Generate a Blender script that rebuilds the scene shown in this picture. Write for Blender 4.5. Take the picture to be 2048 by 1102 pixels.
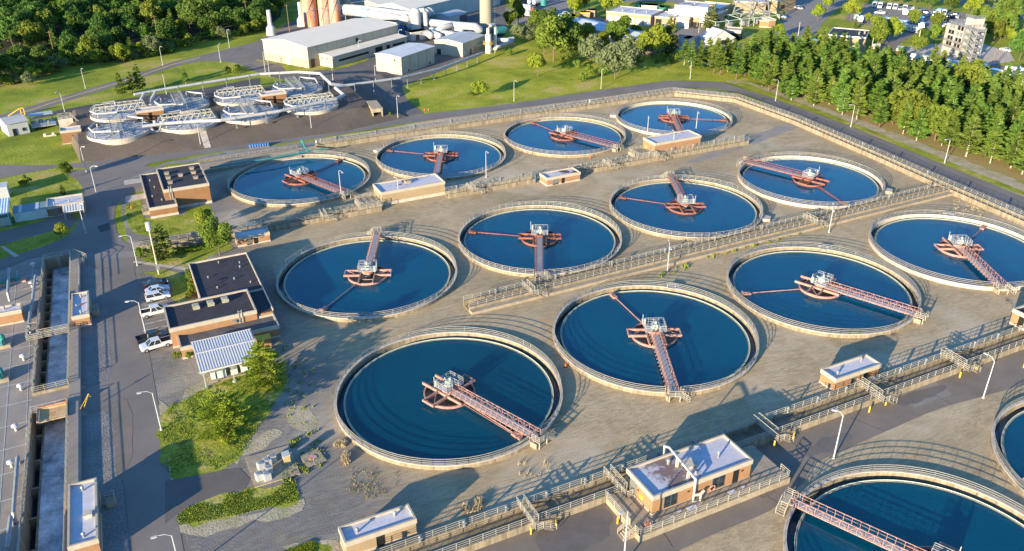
import bpy, math, random
from mathutils import Vector, Matrix, noise
from mathutils.geometry import delaunay_2d_cdt
random.seed(7)
S=bpy.context.scene
for o in list(bpy.data.objects): bpy.data.objects.remove(o)
COL=S.collection
R=math.radians
# ---------------------------------------------------------------- camera (plant frame: x along the tank rows, y across them)
F=1668.39; TILT=0.484; ROLL=-0.00214; ANG=.45607; CZ=83.1296
A0=(-0.55662*19,6.05734*19)
def plant(x,y):
    dx,dy=x-A0[0],y-A0[1]; c,s=math.cos(ANG),math.sin(ANG)
    return (c*dx+s*dy,-s*dx+c*dy)
def pv(v):
    c,s=math.cos(ANG),math.sin(ANG); return Vector((c*v[0]+s*v[1],-s*v[0]+c*v[1],v[2]))
_c,_s=math.cos(ROLL),math.sin(ROLL); _ct,_st=math.cos(TILT),math.sin(TILT)
CR=pv((_c,_s*_st,_s*_ct)); CU=pv((-_s,_c*_st,_c*_ct)); CF=pv((0,_ct,-_st))
CP=Vector((*plant(0,0),CZ))
cam=bpy.data.cameras.new('camera'); cam.sensor_width=36; cam.lens=36*F/2048; cam.clip_end=6000; cam.clip_start=1
co=bpy.data.objects.new('camera',cam); COL.objects.link(co)
m=Matrix((CR,CU,-CF)).transposed().to_4x4(); m.translation=CP; co.matrix_world=m
S.camera=co
def G(x,y,z=0.0):
    d=CR*((x-1024)/F)-CU*((y-551)/F)+CF
    return CP+d*((z-CP.z)/d.z)
def PX(P):
    d=Vector(P)-CP; z=d.dot(CF); return 1024+F*d.dot(CR)/z, 551-F*d.dot(CU)/z
def HT(xb,yb,yt):
    P=G(xb,yb); lo,hi=0,90
    for _ in range(40):
        mm=(lo+hi)/2
        if PX(P+Vector((0,0,mm)))[1]>yt: lo=mm
        else: hi=mm
    return lo
# ---------------------------------------------------------------- light
SUN_AZ=R(28.7); SUN_EL=R(11.4)
w=bpy.data.worlds.new('World'); S.world=w; w.use_nodes=True
nt=w.node_tree; bg=nt.nodes['Background']; sk=nt.nodes.new('ShaderNodeTexSky'); sk.sky_type='NISHITA'; sk.sun_disc=False
sk.sun_elevation=SUN_EL; sd=(-math.cos(SUN_AZ),-math.sin(SUN_AZ))
sk.sun_rotation=math.atan2(sd[0],sd[1]); sk.air_density=1.1; sk.dust_density=0.1; sk.ozone_density=6.0
nt.links.new(sk.outputs[0],bg.inputs[0]); bg.inputs[1].default_value=0.15
sl=bpy.data.lights.new('sun','SUN'); sl.energy=5.0; sl.angle=R(.5); sl.color=(1,.84,.60)
so=bpy.data.objects.new('sun',sl); COL.objects.link(so)
so.rotation_euler=Vector((sd[0]*math.cos(SUN_EL),sd[1]*math.cos(SUN_EL),math.sin(SUN_EL))).to_track_quat('Z','Y').to_euler()
S.view_settings.view_transform='Standard'; S.view_settings.look='None'; S.view_settings.gamma=1; S.view_settings.exposure=1.42
S.render.engine='CYCLES'
# ---------------------------------------------------------------- materials
MATS={}
def mat(name,col,rough=.8,var=.15,scale=.6,bump=0,bscale=4,col2=None,metal=0,detail=6,spec=.3,streak=None,objvar=0,mixlo=.4,mixhi=.62,col3=None):
    if name in MATS: return MATS[name]
    m=bpy.data.materials.new(name); m.use_nodes=True; n=m.node_tree.nodes; l=m.node_tree.links
    b=n['Principled BSDF']; b.inputs['Roughness'].default_value=rough; b.inputs['Metallic'].default_value=metal
    b.inputs['Specular IOR Level'].default_value=spec
    tc=n.new('ShaderNodeNewGeometry'); src=tc.outputs['Position']
    if streak:
        mp=n.new('ShaderNodeMapping'); mp.inputs['Scale'].default_value=streak; l.new(src,mp.inputs[0]); src=mp.outputs[0]
    nz=n.new('ShaderNodeTexNoise'); nz.inputs['Scale'].default_value=scale; nz.inputs['Detail'].default_value=detail; nz.inputs['Roughness'].default_value=.65
    l.new(src,nz.inputs['Vector'])
    cr=n.new('ShaderNodeValToRGB'); c2=col2 or tuple(c*(1-2*var) for c in col)
    c1=col if col2 else tuple(min(1,c*(1+var)) for c in col)
    cr.color_ramp.elements[0].position=mixlo-.1; cr.color_ramp.elements[0].color=(*c2,1)
    cr.color_ramp.elements[1].position=mixhi+.08; cr.color_ramp.elements[1].color=(*c1,1)
    if col3: e=cr.color_ramp.elements.new(min(1,mixhi+.16)); e.color=(*col3,1)
    l.new(nz.outputs['Fac'],cr.inputs[0]); out=cr.outputs[0]
    # fine grain
    n2=n.new('ShaderNodeTexNoise'); n2.inputs['Scale'].default_value=bscale; n2.inputs['Detail'].default_value=5; l.new(tc.outputs['Position'],n2.inputs['Vector'])
    if var>0:
        mx=n.new('ShaderNodeMixRGB'); mx.blend_type='MULTIPLY'; mx.inputs[0].default_value=1
        mr=n.new('ShaderNodeMapRange'); mr.inputs['From Min'].default_value=.3; mr.inputs['From Max'].default_value=.7
        mr.inputs['To Min'].default_value=1-var; mr.inputs['To Max'].default_value=1+var*.6
        l.new(n2.outputs['Fac'],mr.inputs['Value']); l.new(out,mx.inputs[1]); l.new(mr.outputs[0],mx.inputs[2]); out=mx.outputs[0]
    if objvar:
        oi=n.new('ShaderNodeObjectInfo'); hs=n.new('ShaderNodeHueSaturation')
        a=n.new('ShaderNodeMapRange'); a.inputs['To Min'].default_value=1-objvar; a.inputs['To Max'].default_value=1+objvar
        l.new(oi.outputs['Random'],a.inputs['Value']); l.new(a.outputs[0],hs.inputs['Value'])
        h=n.new('ShaderNodeMapRange'); h.inputs['To Min'].default_value=.5-.035*min(1,objvar*3); h.inputs['To Max'].default_value=.5+.03*min(1,objvar*3)
        f=n.new('ShaderNodeMath'); f.operation='FRACT'; g=n.new('ShaderNodeMath'); g.operation='MULTIPLY'; g.inputs[1].default_value=7.3
        l.new(oi.outputs['Random'],g.inputs[0]); l.new(g.outputs[0],f.inputs[0]); l.new(f.outputs[0],h.inputs['Value']); l.new(h.outputs[0],hs.inputs['Hue'])
        l.new(out,hs.inputs['Color']); out=hs.outputs[0]
    l.new(out,b.inputs['Base Color'])
    if bump:
        bp=n.new('ShaderNodeBump'); bp.inputs['Strength'].default_value=min(1,bump); bp.inputs['Distance'].default_value=.1 if bump<=1 else .1*bump
        l.new(n2.outputs['Fac'],bp.inputs['Height']); l.new(bp.outputs[0],b.inputs['Normal'])
    MATS[name]=m; return m
def N(m): return m.node_tree.nodes,m.node_tree.links
GR=mat('grass',(.29,.32,.035),1,.28,.05,1,1.6,detail=9,mixlo=.48,mixhi=.46,col3=(.42,.34,.10),col2=(.17,.21,.025),spec=.1)
GRL=mat('lawn',(.31,.32,.045),1,.3,.12,1,1.8,detail=9,mixlo=.48,mixhi=.46,col3=(.44,.36,.12),col2=(.17,.22,.025),spec=.1)
MEAD=mat('meadow',(.36,.36,.035),1,.28,.06,1,1.5,detail=9,mixlo=.48,mixhi=.46,col3=(.47,.38,.11),col2=(.21,.25,.025),spec=.1)
ASP=mat('asphalt',(.235,.20,.17),.9,.14,.08,.25,8,col2=(.165,.145,.125))
ASPB=mat('asphalt_old',(.24,.195,.15),.9,.14,.13,.3,8,col2=(.165,.138,.11))
PATCH=mat('asphalt_dark',(.085,.08,.078),.9,.1,.3,.3,8)
LOT=mat('lot_asphalt',(.26,.23,.20),.9,.1,.1,.2,6,col2=(.20,.18,.16))
CONC=mat('concrete',(.40,.33,.235),.85,.18,.8,.2,5,col2=(.25,.205,.135))
CONCL=mat('concrete_pale',(.58,.50,.40),.85,.14,.7,.2,4,col2=(.40,.33,.25))
CONCW=mat('concrete_stained',(.38,.31,.21),.85,.18,1.0,.2,5,col2=(.15,.12,.075),streak=(1.2,1.2,.12))
SLAB=mat('paving_slab',(.34,.29,.235),.85,.14,.2,.2,6,col2=(.24,.205,.17))
RAIL=mat('rail_galvanised',(.42,.38,.29),.6,.1,1,0,5,spec=.3)
RAILW=mat('rail_white',(.44,.44,.42),.5,.06,1,0,5)
RED=mat('red_painted_steel',(.33,.125,.085),.8,.35,1.2,0,5,col2=(.17,.07,.05))
PINK=mat('faded_pink_steel',(.50,.29,.23),.8,.3,1.2,0,5,col2=(.30,.15,.11))
GREYD=mat('walkway_grating',(.36,.34,.34),.7,.15,3,0,10)
SKUM=mat('scum_water',(.10,.10,.05),.35,.3,1.2,.2,3,col2=(.05,.05,.035))
BRICK=mat('tan_brick',(.36,.20,.10),.9,.10,.7,.15,9,col2=(.29,.16,.08))
BRICKB=mat('brown_brick',(.28,.15,.07),.9,.12,.7,.15,9,col2=(.22,.115,.052))
TANW=mat('tan_block_wall',(.37,.27,.155),.9,.1,.5,.1,8,col2=(.30,.22,.125))
PALEW=mat('pale_metal_wall',(.46,.39,.28),.7,.06,.3,0,5)
PALEL=mat('pale_lower_wall',(.38,.29,.21),.8,.06,.3,0,5)
FASC=mat('cream_fascia',(.47,.41,.32),.8,.1,.7,.1,5,col2=(.38,.33,.25))
TAR=mat('dark_roof',(.055,.05,.058),.9,.25,.35,.1,3,col2=(.035,.034,.04))
TARG=mat('grey_roof',(.13,.115,.11),.9,.2,.35,.1,3)
WROOF=mat('white_roof',(.58,.56,.58),.7,.1,.5,.05,3,col2=(.47,.46,.49))
SROOF=mat('stained_roof',(.52,.50,.52),.7,.1,.16,.05,3,col2=(.10,.065,.055),mixlo=.53,mixhi=.385)
METR=mat('beige_metal_roof',(.82,.72,.54),.6,.05,.2,0,3,col2=(.74,.65,.50))
METG=mat('grey_metal_roof',(.60,.58,.55),.5,.08,.3,0,3)
GLASS=mat('dark_glass',(.02,.03,.035),.1,.1,1,0,3,spec=.7)
DARK=mat('dark_opening',(.015,.014,.013),.8,.1,1,0,3)
DOORG=mat('grey_door',(.17,.16,.14),.6,.08,1,0,3)
DOORB=mat('brown_door',(.08,.05,.035),.6,.08,1,0,3)
WHT=mat('white_paint',(.50,.49,.46),.4,.05,.5,0,3)
WHP=mat('white_pipe',(.46,.45,.43),.5,.1,.4,0,3,col2=(.37,.37,.36))
ALU=mat('aluminium_cover',(.50,.50,.50),.45,.12,.5,.1,2,col2=(.45,.48,.50),metal=.15)
TRUSS=mat('cream_truss',(.48,.45,.34),.6,.1,.7,0,3)
GALV=mat('galvanised_steel',(.30,.31,.30),.5,.12,1,0,3,metal=.3)
TEAL=mat('teal_pipe',(.04,.22,.20),.5,.1,1,0,3)
BLUP=mat('blue_paint',(.05,.17,.42),.5,.1,1,0,3)
GREENL=mat('pale_green_tank',(.36,.42,.36),.5,.06,1,0,3)
YEL=mat('yellow_paint',(.70,.45,.05),.6,.1,1,0,3)
YELP=mat('road_line',(.60,.42,.12),.9,.15,.8,0,3)
WLINE=mat('white_line',(.62,.62,.60),.9,.2,.9,0,4)
ORNG=mat('orange_cone',(.75,.14,.03),.6,.05,1,0,3)
REDP=mat('red_paint',(.45,.04,.035),.5,.05,1,0,3)
RUST=mat('rusty_silo',(.55,.17,.05),.8,.2,.5,.1,2,col2=(.45,.42,.38),streak=(1.2,1.2,.10),mixlo=.42,mixhi=.55)
STACK=mat('stack_concrete',(.33,.30,.22),.85,.1,.15,0,2,streak=(1,1,.1))
WOOD=mat('wood_pole',(.30,.17,.10),.9,.2,2,0,4)
WOODP=mat('pale_wood_pole',(.55,.45,.30),.9,.15,2,0,4)
TYRE=mat('tyre_rubber',(.02,.02,.02),.9,.1,2,0,4)
RIMM=mat('wheel_rim',(.45,.45,.46),.4,.1,2,0,4,metal=.5)
LAMPG=mat('lamp_lens',(.75,.75,.72),.3,.03,2,0,4)
LITR=mat('tail_lamp',(.35,.02,.02),.3,.03,2,0,4)
BARK=mat('bark',(.16,.12,.085),.95,.2,3,.3,8)
BARKP=mat('pale_bark',(.42,.36,.27),.95,.15,3,.3,8)
SOIL=mat('dark_mulch',(.15,.118,.09),1,.25,.09,1,3,col2=(.10,.08,.062))
NEEDLE=mat('pine_litter',(.40,.24,.12),1,.22,.15,1,3,col2=(.30,.27,.07))
SAND=mat('sandy_verge',(.52,.42,.31),1,.25,.3,.8,3,col2=(.27,.25,.11))
DRY=mat('dry_grass',(.50,.40,.24),1,.2,1,0,5)
WEED=mat('weed_leaves',(.28,.30,.03),1,.25,.8,0,5,col2=(.12,.19,.02))
ROCK=mat('dark_stone_chips',(.26,.24,.215),1,.3,.2,1.3,3.2,col2=(.17,.16,.15))
FOAM_SHEEN=mat('foam_sheen_water',(.80,.82,.80),.25,.2,.30,1,2.5,col2=(.22,.24,.24),mixlo=.42,mixhi=.55)  # churned foam, with sky sheen put into the pale tone
CARC={}
def carmat(c):
    k='car_paint_%02d%02d%02d'%tuple(int(q*99) for q in c)
    if k not in MATS:
        m=mat(k,c,.25,.02,1,0,2,spec=.6); m.node_tree.nodes['Principled BSDF'].inputs['Coat Weight'].default_value=.5
    return MATS[k]
# leaves with a little translucency
def leafmat(name,c,c2,ov=.22,sc=.55):
    m=mat(name,c,.9,.22,sc,0,3.5,col2=c2,spec=.08,objvar=ov); n,l=N(m); b=n['Principled BSDF']
    tr=n.new('ShaderNodeBsdfTranslucent'); mx=n.new('ShaderNodeMixShader'); mx.inputs[0].default_value=.38
    src=b.inputs['Base Color'].links[0].from_socket; l.new(src,tr.inputs[0])
    l.new(b.outputs[0],mx.inputs[1]); l.new(tr.outputs[0],mx.inputs[2]); l.new(mx.outputs[0],n['Material Output'].inputs[0]); return m
LF_D=leafmat('deep_green_leaves',(.15,.235,.045),(.06,.125,.028))
LF_M=leafmat('mid_green_leaves',(.23,.29,.045),(.11,.17,.025))
LF_P=leafmat('pine_needles',(.24,.34,.055),(.10,.19,.035),.22)
LF_B=leafmat('bright_green_leaves',(.34,.39,.045),(.20,.27,.03),.1,.9)
LF_O=leafmat('olive_silver_leaves',(.26,.29,.15),(.13,.18,.06),.12)
# gravel yard: tan with tyre tracks, grey stone nearer the west road
def yardmat():
    m=mat('gravel_yard',(.50,.38,.225),1,.22,.05,.5,5.5,col2=(.35,.265,.15)); n,l=N(m); b=n['Principled BSDF']
    pos=[x for x in n if x.type=='NEW_GEOMETRY'][0].outputs['Position']
    base=b.inputs['Base Color'].links[0].from_socket
    sp=n.new('ShaderNodeSeparateXYZ'); l.new(pos,sp.inputs[0])
    nz=n.new('ShaderNodeTexNoise'); nz.inputs['Scale'].default_value=.05; nz.inputs['Detail'].default_value=8; l.new(pos,nz.inputs['Vector'])
    ad=n.new('ShaderNodeMath'); ad.operation='MULTIPLY_ADD'; ad.inputs[1].default_value=-26; l.new(nz.outputs['Fac'],ad.inputs[0]); l.new(sp.outputs[0],ad.inputs[2])
    mr=n.new('ShaderNodeMapRange'); mr.inputs['From Min'].default_value=-35; mr.inputs['From Max'].default_value=-24; l.new(ad.outputs[0],mr.inputs['Value'])
    mx=n.new('ShaderNodeMixRGB'); mx.inputs[1].default_value=(.20,.18,.155,1); l.new(mr.outputs[0],mx.inputs[0]); l.new(base,mx.inputs[2])
    # moss/dark damp patches
    n3=n.new('ShaderNodeTexNoise'); n3.inputs['Scale'].default_value=.16; n3.inputs['Detail'].default_value=7; n3.inputs['Roughness'].default_value=.7; l.new(pos,n3.inputs['Vector'])
    m3=n.new('ShaderNodeMapRange'); m3.inputs['From Min'].default_value=.52; m3.inputs['From Max'].default_value=.72; m3.inputs['To Max'].default_value=.55; l.new(n3.outputs['Fac'],m3.inputs['Value'])
    mo=n.new('ShaderNodeMixRGB'); mo.inputs[2].default_value=(.25,.19,.10,1); l.new(m3.outputs[0],mo.inputs[0]); l.new(mx.outputs[0],mo.inputs[1])
    YC=mo.outputs[0]
    # tyre tracks: bands distorted, as bump
    mp=n.new('ShaderNodeMapping'); mp.inputs['Rotation'].default_value=(0,0,.15); mp.inputs['Scale'].default_value=(.16,.62,1); l.new(pos,mp.inputs[0])
    wv=n.new('ShaderNodeTexNoise'); wv.inputs['Scale'].default_value=1.1; wv.inputs['Detail'].default_value=5; wv.inputs['Distortion'].default_value=3.2; l.new(mp.outputs[0],wv.inputs['Vector'])
    n2=[x for x in n if x.type=='BUMP'][0]
    b2=n.new('ShaderNodeBump'); b2.inputs['Strength'].default_value=1; b2.inputs['Distance'].default_value=.075
    mk=n.new('ShaderNodeTexNoise'); mk.inputs['Scale'].default_value=.07; mk.inputs['Detail'].default_value=3; l.new(pos,mk.inputs['Vector'])
    mk2=n.new('ShaderNodeMapRange'); mk2.inputs['From Min'].default_value=.42; mk2.inputs['From Max'].default_value=.62; mk2.inputs['To Min'].default_value=.12; mk2.inputs['To Max'].default_value=1.5; l.new(mk.outputs['Fac'],mk2.inputs['Value'])
    ml=n.new('ShaderNodeMath'); ml.operation='MULTIPLY'; mw=n.new('ShaderNodeMapRange'); mw.inputs['From Min'].default_value=.38; mw.inputs['From Max'].default_value=.62; mw.inputs['To Min'].default_value=.86; mw.inputs['To Max'].default_value=1.10; l.new(wv.outputs['Fac'],mw.inputs['Value'])
    mm2=n.new('ShaderNodeMixRGB'); mm2.blend_type='MULTIPLY'; mm2.inputs[0].default_value=1; l.new(YC,mm2.inputs[1]); l.new(mw.outputs[0],mm2.inputs[2])
    ns=n.new('ShaderNodeTexNoise'); ns.inputs['Scale'].default_value=.035; ns.inputs['Detail'].default_value=9; ns.inputs['Distortion'].default_value=1.2; l.new(pos,ns.inputs['Vector'])
    ms=n.new('ShaderNodeMapRange'); ms.inputs['From Min'].default_value=.54; ms.inputs['From Max'].default_value=.66; ms.inputs['To Max'].default_value=.6; l.new(ns.outputs['Fac'],ms.inputs['Value'])
    mm3=n.new('ShaderNodeMixRGB'); mm3.inputs[2].default_value=(.52,.43,.30,1); l.new(ms.outputs[0],mm3.inputs[0]); l.new(mm2.outputs[0],mm3.inputs[1]); l.new(mm3.outputs[0],b.inputs['Base Color'])
    l.new(wv.outputs['Fac'],ml.inputs[0]); l.new(mk2.outputs[0],ml.inputs[1]); l.new(ml.outputs[0],b2.inputs['Height']); l.new(n2.outputs[0],b2.inputs['Normal']); l.new(b2.outputs[0],b.inputs['Normal'])
    return m
YARD=yardmat()
def splitroof():
    m=mat('stained_split_roof',(.55,.53,.56),.7,.1,.5,.05,3,col2=(.44,.42,.45)); n,l=N(m); b=n['Principled BSDF']; pos=[x for x in n if x.type=='NEW_GEOMETRY'][0].outputs['Position']; base=b.inputs['Base Color'].links[0].from_socket
    sp=n.new('ShaderNodeSeparateXYZ'); l.new(pos,sp.inputs[0]); nz=n.new('ShaderNodeTexNoise'); nz.inputs['Scale'].default_value=.9; nz.inputs['Detail'].default_value=8; nz.inputs['Roughness'].default_value=.7; l.new(pos,nz.inputs['Vector'])
    s1=n.new('ShaderNodeMath'); s1.operation='SUBTRACT'; s1.inputs[1].default_value=19.0; l.new(sp.outputs[0],s1.inputs[0]); s2=n.new('ShaderNodeMath'); s2.operation='ABSOLUTE'; l.new(s1.outputs[0],s2.inputs[0])
    s3=n.new('ShaderNodeMath'); s3.operation='MULTIPLY_ADD'; s3.inputs[1].default_value=13; l.new(nz.outputs['Fac'],s3.inputs[0]); l.new(s2.outputs[0],s3.inputs[2])
    mr=n.new('ShaderNodeMapRange'); mr.inputs['From Min'].default_value=7.6; mr.inputs['From Max'].default_value=9.6; l.new(s3.outputs[0],mr.inputs['Value'])
    mx=n.new('ShaderNodeMixRGB'); mx.inputs[1].default_value=(.19,.135,.12,1); l.new(mr.outputs[0],mx.inputs[0]); l.new(base,mx.inputs[2]); l.new(mx.outputs[0],b.inputs['Base Color']); return m
SPLITR=splitroof()
def watermat(name,c,c2,rough=.08,bump=.10,bs=.9):
    m=bpy.data.materials.new(name); m.use_nodes=True; n,l=N(m); b=n['Principled BSDF']
    b.inputs['Roughness'].default_value=rough; b.inputs['IOR'].default_value=1.33; b.inputs['Subsurface Weight'].default_value=1 if 'tank_water' in name else 0; b.inputs['Subsurface Radius'].default_value=(1,1,1); b.inputs['Subsurface Scale'].default_value=7; b.inputs['Specular IOR Level'].default_value=.5
    g=n.new('ShaderNodeNewGeometry'); nz=n.new('ShaderNodeTexNoise'); nz.inputs['Scale'].default_value=.05; nz.inputs['Detail'].default_value=3; l.new(g.outputs['Position'],nz.inputs['Vector'])
    cr=n.new('ShaderNodeValToRGB'); cr.color_ramp.elements[0].color=(*c,1); cr.color_ramp.elements[1].color=(*c2,1); cr.color_ramp.elements[0].position=.35; cr.color_ramp.elements[1].position=.65
    l.new(nz.outputs['Fac'],cr.inputs[0]); l.new(cr.outputs[0],b.inputs['Base Color'])
    n2=n.new('ShaderNodeTexNoise'); n2.inputs['Scale'].default_value=bs; n2.inputs['Detail'].default_value=4; l.new(g.outputs['Position'],n2.inputs['Vector'])
    bp=n.new('ShaderNodeBump'); bp.inputs['Strength'].default_value=bump; bp.inputs['Distance'].default_value=.1; l.new(n2.outputs['Fac'],bp.inputs['Height']); l.new(bp.outputs[0],b.inputs['Normal'])
    MATS[name]=m; return m
WATA=watermat('tank_water_dark',(.002,.11,.28),(.002,.135,.34),.06,.12,.5)
WAT=watermat('tank_water',(.001,.145,.56),(.0015,.18,.66),.06,.12,.5)
WATD=watermat('launder_water',(.01,.03,.045),(.03,.06,.08),.1,.5,3)
# ---------------------------------------------------------------- mesh builder
class MB:
    def __init__(s): s.v=[]; s.f=[]; s.mi=[]; s.m=0
    def add(s,vs,fs):
        k=len(s.v); s.v+=[tuple(p) for p in vs]; s.f+=[tuple(i+k for i in f) for f in fs]; s.mi+=[s.m]*len(fs); return s
    def box(s,x0,x1,y0,y1,z0,z1):
        return s.add([(x0,y0,z0),(x1,y0,z0),(x1,y1,z0),(x0,y1,z0),(x0,y0,z1),(x1,y0,z1),(x1,y1,z1),(x0,y1,z1)],
         [(0,3,2,1),(4,5,6,7),(0,1,5,4),(1,2,6,5),(2,3,7,6),(3,0,4,7)])
    def bar(s,p,q,w,h=None):
        p,q=Vector(p),Vector(q); d=q-p
        if d.length<1e-5: return s
        d.normalize(); h=h or w
        up=Vector((0,0,1)) if abs(d.z)<.95 else Vector((1,0,0))
        a=d.cross(up).normalized()*(w/2); b=a.cross(d).normalized()*(h/2)
        vs=[e+i*a+j*b for e in (p,q) for i,j in ((-1,-1),(1,-1),(1,1),(-1,1))]
        return s.add(vs,[(0,1,2,3),(7,6,5,4),(0,4,5,1),(1,5,6,2),(2,6,7,3),(3,7,4,0)])
    def tube(s,pts,r,n=8,cap=True,r1=None):
        P=[Vector(p) for p in pts]; k=len(s.v); m=len(P)
        for i,p in enumerate(P):
            if i==0: d=P[1]-P[0]
            elif i==m-1: d=P[-1]-P[-2]
            else: d=(P[i]-P[i-1]).normalized()+(P[i+1]-P[i]).normalized()
            d.normalize(); up=Vector((0,0,1)) if abs(d.z)<.9 else Vector((1,0,0))
            a=d.cross(up).normalized(); b=a.cross(d).normalized()
            rr=r if r1 is None else r+(r1-r)*i/(m-1)
            if 0<i<m-1:
                cs=(P[i]-P[i-1]).normalized().dot((P[i+1]-P[i]).normalized()); rr*=min(1.3,1/math.sqrt(max(.3,(1+cs)/2)))
            for j in range(n):
                t=2*math.pi*j/n; s.v.append(tuple(p+a*math.cos(t)*rr+b*math.sin(t)*rr))
        for i in range(m-1):
            for j in range(n):
                j2=(j+1)%n; s.f.append((k+i*n+j,k+i*n+j2,k+(i+1)*n+j2,k+(i+1)*n+j)); s.mi.append(s.m)
        if cap: s.f+=[tuple(k+j for j in range(n))[::-1],tuple(k+(m-1)*n+j for j in range(n))]; s.mi+=[s.m]*2
        return s
    def ring(s,r0,r1,z0,z1,n=64,a0=0,a1=2*math.pi,cx=0,cy=0):
        full=abs(a1-a0-2*math.pi)<1e-4; k=n if full else n+1; vs=[]
        for i in range(k):
            t=a0+(a1-a0)*i/n; c,q=math.cos(t),math.sin(t)
            vs+=[(cx+r0*c,cy+r0*q,z0),(cx+r1*c,cy+r1*q,z0),(cx+r1*c,cy+r1*q,z1),(cx+r0*c,cy+r0*q,z1)]
        fs=[]
        for i in range(n):
            a=4*i; b=4*((i+1)%k)
            fs+=[(a,b,b+1,a+1),(a+1,b+1,b+2,a+2),(a+2,b+2,b+3,a+3),(a+3,b+3,b,a)]
        if not full: fs+=[(0,1,2,3),(4*n+3,4*n+2,4*n+1,4*n)]
        return s.add(vs,fs)
    def cyl(s,x,y,z0,z1,r,n=16,r1=None,cap=True):
        r1=r if r1 is None else r1; vs=[]
        for z,q in ((z0,r),(z1,r1)):
            for j in range(n): t=2*math.pi*j/n; vs.append((x+q*math.cos(t),y+q*math.sin(t),z))
        fs=[(j,(j+1)%n,n+(j+1)%n,n+j) for j in range(n)]
        if cap: fs+=[tuple(range(n))[::-1],tuple(range(n,2*n))]
        return s.add(vs,fs)
    def prism(s,poly,z0,z1):
        n=len(poly); vs=[(p[0],p[1],z0) for p in poly]+[(p[0],p[1],z1) for p in poly]
        return s.add(vs,[tuple(range(n))[::-1],tuple(range(n,2*n))]+[(j,(j+1)%n,n+(j+1)%n,n+j) for j in range(n)])
    def side(s,prof,y0,y1):   # profile in x,z extruded along y
        n=len(prof); vs=[(p[0],y0,p[1]) for p in prof]+[(p[0],y1,p[1]) for p in prof]
        return s.add(vs,[tuple(range(n)),tuple(range(n,2*n))[::-1]]+[((j+1)%n,j,n+j,n+(j+1)%n) for j in range(n)])
    def quad(s,a,b,c,d): return s.add([a,b,c,d],[(0,1,2,3)])
    def sphere(s,c,r,n=10,m=7,sz=1):
        vs=[]; fs=[]
        for i in range(1,m):
            t=math.pi*i/m
            for j in range(n): a=2*math.pi*j/n; vs.append((c[0]+r*math.sin(t)*math.cos(a),c[1]+r*math.sin(t)*math.sin(a),c[2]+r*sz*math.cos(t)))
        for i in range(m-2):
            for j in range(n): fs.append((i*n+j,(i+1)*n+j,(i+1)*n+(j+1)%n,i*n+(j+1)%n))
        k=len(vs); vs+=[(c[0],c[1],c[2]+r*sz),(c[0],c[1],c[2]-r*sz)]
        for j in range(n): fs+=[(k,j,(j+1)%n),(k+1,(m-2)*n+(j+1)%n,(m-2)*n+j)]
        return s.add(vs,fs)
    def rails(s,pts,h=1.07,sp=1.8,w=.07,n=3,closed=False,z=0):
        P=[Vector((p[0],p[1],p[2] if len(p)>2 else z)) for p in pts]
        if closed: P.append(P[0])
        for a,b in zip(P,P[1:]):
            for k in range(n):
                dz=Vector((0,0,h*(k+1)/n)); s.bar(a+dz,b+dz,w)
            L=(b-a).length; q=max(1,round(L/sp))
            for i in range(q+1):
                p=a.lerp(b,i/q); s.bar(p,p+Vector((0,0,h)),w)
        return s
    def build(s,name,mats,parent=None,smooth=False,loc=(0,0,0),rz=0):
        me=bpy.data.meshes.new(name); me.from_pydata(s.v,[],s.f)
        if not isinstance(mats,(list,tuple)): mats=[mats]
        for q in mats: me.materials.append(q)
        if len(mats)>1: me.polygons.foreach_set('material_index',s.mi)
        if smooth: me.polygons.foreach_set('use_smooth',[True]*len(me.polygons))
        me.update(); o=bpy.data.objects.new(name,me); COL.objects.link(o); o.location=loc; o.rotation_euler=(0,0,rz)
        if parent: o.parent=parent
        return o
def tag(o,label,cat,group=None):
    o['label']=label; o['category']=cat
    if group: o['group']=group
    return o
def thing(name,label,cat,loc=(0,0,0),rz=0,group=None):
    o=bpy.data.objects.new(name,None); COL.objects.link(o); o.empty_display_size=.5
    o.location=(loc[0],loc[1],loc[2] if len(loc)>2 else 0); o.rotation_euler=(0,0,rz); return tag(o,label,cat,group)
def dup(root,loc,rz=0,label=None,group=None,sc=None,skip=(),mats=None):
    r=root.copy(); COL.objects.link(r); r.location=(loc[0],loc[1],loc[2] if len(loc)>2 else 0); r.rotation_euler=(0,0,rz)
    if sc: r.scale=sc if isinstance(sc,tuple) else (sc,sc,sc)
    if label: r['label']=label
    if group: r['group']=group
    for ch in KIDS.get(root.name,[]):
        c=ch.copy(); COL.objects.link(c); c.parent=r
        for g in KIDS.get(ch.name,[]):
            d=g.copy(); COL.objects.link(d); d.parent=c
    return r
KIDS={}
def freeze():
    KIDS.clear()
    for o in bpy.data.objects:
        if o.parent: KIDS.setdefault(o.parent.name,[]).append(o)
def struct(o,kind='structure'): o['kind']=kind; return o
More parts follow.
